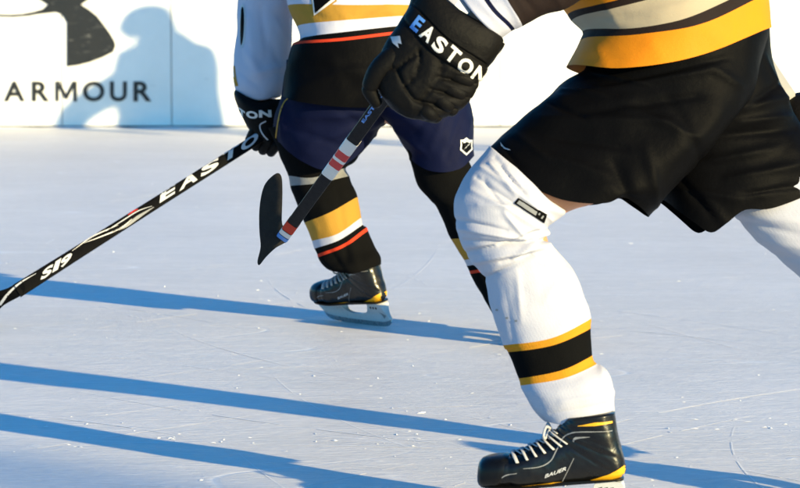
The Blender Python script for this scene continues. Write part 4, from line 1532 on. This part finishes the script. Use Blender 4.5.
# skates
skate(far, fo, Vector((-.71, .704, 0)), -1, lean=-.19)
skate(far, ground(535, 345), Vector((-.25, .97, 0)), -1)
J = {'pelvis': (P(360, 85, FD - .05), .11), 'belly': (P(350, 30, FD - .05), .10), 'chest': (P(345, -50, FD + .03), .11), 'neck': (P(348, -115, FD + .14), .055),
     'l_shoulder': (P(292, -75, FD + .06), .055), 'l_elbow': (P(266, 15, FD + .17), .045), 'l_wrist': (P(262, 90, FD + .16), .030), 'l_palm': (P(266, 125, FD + .15), .025),
     'r_shoulder': (P(420, -75, FD + .06), .055), 'r_elbow': (P(440, -20, FD + .2), .045), 'r_wrist': (P(400, 20, FD + .42), .030), 'r_palm': (P(380, 38, FD + .49), .026),
     'l_hip': (P(330, 105, FD - .03), .09), 'l_knee': (P(318, 165, FD + .02), .06), 'l_ankle': (P(364, 258, FD + .01), .026), 'l_toe': (P(366, 272, FD + .01), .014),
     'r_hip': (P(410, 100, FD - .08), .09), 'r_knee': (P(448, 170, RD + .05), .06), 'r_ankle': (P(524, 318, RD - .06), .034), 'r_toe': (P(526, 332, RD - .03), .018)}
facing2 = Vector((-.6, .8, -.2))
J.update(head_joints(J['neck'][0], facing2, Vector((-.2, .3, 1))))
body(far, J)
helmet(far, J, facing2, Vector((-.2, .3, 1)), M['helmet_white'])

# --- his stick
SD_ = 9.27
a = P(276, 127, SD_ + .21)
b = P(17, 291, SD_ - .02)
sb = empty('hockey_stick', tuple(ground(-40, 322)), 'long black stick with silver lettering reaching down to the ice at the left', 'hockey stick')
d_ = (b - a).normalized()
aw = d_.cross(FW).normalized()
at_ = aw.cross(d_).normalized()
m1 = a.lerp(b, .45)
m2 = a.lerp(b, .80)
V1 = []
F1 = []
prof = []
for sx, sy in ((1, 1), (-1, 1), (-1, -1), (1, -1)):
    for q in ((1, .55), (.9, .9), (.55, 1)):
        qq = q if sx * sy > 0 else q[::-1]
        prof.append((sx * qq[0], sy * qq[1]))
sta = [(a - d_ * .35, .033, .022), (a, .034, .022), (m1, .035, .021), (m2, .040, .020), (b, .045, .017)]
for p, w, t in sta:
    for u, v in prof:
        V1.append(p + aw * (u * w / 2) + at_ * (v * t / 2))
n = len(prof)
for i in range(len(sta) - 1):
    for j in range(n):
        F1.append((i * n + j, i * n + (j + 1) % n, (i + 1) * n + (j + 1) % n, (i + 1) * n + j))
F1.append(tuple(range(n)))
F1.append(tuple(range((len(sta) - 1) * n, len(sta) * n)))
sh_f = link('shaft', V1, F1, M['carbon'], sb, sharp=.6)
# blade
blp = smooth_loop([(22, 281), (8, 288), (-6, 292), (-30, 296), (-60, 300), (-82, 306), (-88, 316), (-80, 328), (-60, 332), (-30, 328), (-8, 316), (4, 305), (24, 293)], 4)
v, f = extrude2d(fill2d([blp]), lambda u, w, h: P(u, w, SD_ - .02) + FW * (h + 0.00001 * (u - 20) ** 2), .006)
bladef = link('blade', v, f, M['carbon'], sb, sharp=.8)


def px_along(t, off):
    """pixel on the shaft: t along from lower left to upper right (0..1), off across in pixels (up positive)"""
    p0, p1 = (17, 291), (276, 127)
    L = math.hypot(p1[0] - p0[0], p1[1] - p0[1])
    ux, uy = (p1[0] - p0[0]) / L, (p1[1] - p0[1]) / L
    return (p0[0] + ux * t * L + uy * off, p0[1] + uy * t * L - ux * off)


ux, uy = (276 - 17) / 306.6, (127 - 291) / 306.6
for ch, x, y, w, h in (('E', 159.5, 203.2, 18, 11.5), ('A', 179, 191.5, 22, 11.5), ('S', 200.5, 178, 21, 11.5), ('T', 221, 164.5, 21, 11.5), ('O', 240.5, 152.8, 20, 11.5)):
    tv, tf, tw = text2d(ch, bold=0.04)
    s = w / tw
    decal('lettering', place2d((tv, tf), (x, y), (s * ux, s * uy), (h * .12, -h * 1.0)), [sh_f], M['silver_print'], sh_f, maxlen=2, lift=.0012)
for ch, x, y, w, h in (('S', 40, 281, 12.5, 12), ('1', 52, 273, 7, 12), ('9', 58.5, 269.5, 13, 12)):
    tv, tf, tw = text2d(ch, bold=0.04)
    s = w / tw
    decal('lettering', place2d((tv, tf), (x, y), (s * ux, s * uy), (h * .30, -h * .95)), [sh_f], M['silver_print'], sh_f, maxlen=2, lift=.0012)
for pts, w, mt in (([(0, 305), (8, 294), (20, 283), (36, 273.5)], [2.6, 2.4, 1.6, .4], 'silver_print'),
                   ([(72, 251), (90, 238), (102, 232), (118, 225)], [.3, 1.1, 1.1, .4], 'white_print'),
                   ([(84, 243), (100, 237), (120, 228.5), (132, 219)], [.3, 1.0, 1.4, .4], 'white_print'),
                   ([(106, 231), (122, 221), (138, 211), (152, 206)], [.4, 1.0, .9, .3], 'silver_print'),
                   ([(112, 232), (126, 226), (138, 217), (154, 207)], [.6, 2.5, 3.2, .5], 'grey_print'),
                   ([(128, 215), (134, 211), (138, 209)], [.5, 1.5, .5], 'red_print'),
                   ([(118, 218), (138, 206), (160, 193)], [.5, .9, .5], 'blue_print')):
    decal('graphic', fill2d([band(pts, w)]), [sh_f, bladef], M[mt], sh_f, maxlen=2, lift=.0009)

# =================================================================== THIRD SKATER, to the right of the frame (throws the shadow on the boards)
def generic_player(base, face, label, jm, pm, sm, lean=.35, arm_out=0.0, hcol='helmet_shell'):
    t = empty('person', (base.x, base.y, 0), label, 'person')
    f = Vector((face.x, face.y, 0)).normalized()
    s = f.cross(Vector((0, 0, 1))).normalized()
    U = Vector((0, 0, 1))
    B = Vector((base.x, base.y, 0))
    q = lambda x, y, z: B + f * x + s * y + U * z
    pel = q(-.12, 0, .92)
    chest = q(-.12 + .42 * math.sin(lean), 0, .92 + .42 * math.cos(lean))
    neck = q(-.12 + .62 * math.sin(lean), 0, .92 + .58 * math.cos(lean))
    J = {'pelvis': (pel, .12), 'belly': (pel.lerp(chest, .5), .11), 'chest': (chest, .12), 'neck': (neck, .055)}
    for n, g in (('l', -1), ('r', 1)):
        J[n + '_shoulder'] = (chest + s * .20 * g + U * .04, .055)
        J[n + '_elbow'] = (chest + s * (.28 + arm_out) * g - U * .12 + f * .22, .045)
        J[n + '_wrist'] = (chest + s * .22 * g - U * .30 + f * .38, .032)
        J[n + '_palm'] = (chest + s * .20 * g - U * .38 + f * .40, .03)
        J[n + '_hip'] = (pel + s * .11 * g - U * .06, .10)
        J[n + '_knee'] = (q(.10, .15 * g, .53), .062)
        J[n + '_ankle'] = (q(-.02, .17 * g, .17), .036)
        J[n + '_toe'] = (q(.10, .17 * g, .10), .024)
    top = Vector((f.x * .2, f.y * .2, 1))
    J.update(head_joints(neck, f - U * .1, top))
    body(t, J)
    helmet(t, J, f - U * .1, top, M[hcol])
    tube('jersey', [pel - U * .10, pel, pel.lerp(chest, .5), chest, chest.lerp(neck, .5) + f * .02, neck + U * .06 + f * .05], [(.20, .24), (.20, .24), (.19, .25), (.19, .28), (.17, .24), (.13, .15)], M[jm], t, nu=40, up=f)
    tube('pants', [pel + U * .05, pel - U * .12], [(.17, .20), (.18, .21)], M[pm], t, nu=32, up=f)
    for n in ('l', 'r'):
        g = lambda k: J[n + '_' + k][0]
        tube('sleeve', [g('shoulder'), g('elbow'), g('wrist')], [.10, .085, .065], M[jm], t, nu=24)
        gl = pad('glove', [g('wrist'), g('palm')], [.06, .052], t)
        for k in range(4):
            o = g('palm') + s * (-.035 + .023 * k)
            pad('finger', [o - U * .03 + f * .02, o - U * .075 + f * .03, o - U * .085 - f * .01], [.016, .015, .013], gl, nu=12)
        pad('thumb', [g('palm') + f * .03, g('palm') + f * .06 - U * .04, g('palm') + f * .04 - U * .07], [.017, .016, .013], gl, nu=12)
        tube('pants', [g('hip'), g('hip').lerp(g('knee'), .5), g('knee') + U * .06], [.135, .125, .11], M[pm], t, nu=28)
        tube('sock', [g('knee') + U * .08, g('knee'), g('knee').lerp(g('ankle'), .5), g('ankle') + U * .02], [.085, .082, .07, .058], M[sm], t, nu=24)
        skate(t, q(-.0, .17 * (-1 if n == 'l' else 1), 0), f, 1)
    return t


hd = Vector((to_sun.x, to_sun.y, 0)).normalized()
tgt = board_px(158, 128)
tgt = Vector((tgt.x, tgt.y, 0))
generic_player(tgt + hd * 4.3 + Vector((-.02, 0, 0)), Vector((-.99, -.10, 0)), 'skater in white jersey near the boards, hidden behind the foreground skater in black shorts', 'white_mesh', 'black_cloth', 'white_knit', lean=.16)

# unseen pole added behind the camera to lay soft shade on the near ice
gpole = ground(0, 472)
pb = Vector((gpole.x, gpole.y, 0)) + hd * 48
pole = empty('shade_pole', tuple(pb), 'tall grey pole added unseen behind and to the right of the camera for its shade', 'added shade pole')
M['galvanised'] = simple('galvanised', (.30, .31, .32), .5, metal=.6, var=.2)
tube('post', [pb, pb + Vector((0, 0, 9)), pb + Vector((0, 0, 21))], [.15, .125, .10], M['galvanised'], pole, nu=20)
cr_ = Vector((-hd.y, hd.x, 0))
for zz in (19.4, 20.6):
    v, f = box_data(pb + Vector((0, 0, zz)) - hd * .14, cr_ * 1.7, hd * .04, Vector((0, 0, .05)))
    link('crossarm', v, f, M['galvanised'], pole, smooth=False)
    for k in range(5):
        c = pb + Vector((0, 0, zz - .28)) - hd * .2 + cr_ * (-1.5 + .75 * k)
        v, f = tube_data([c + hd * .12, c + hd * .02, c - hd * .16], [.05, .14, .23], nu=18, sub=3)
        link('lamp', v, f, M['galvanised'], pole)

# ------------------------------------------------------------------ collect stray data
for cset in (bpy.data.curves,):
    for c in list(cset):
        if c.users == 0:
            cset.remove(c)
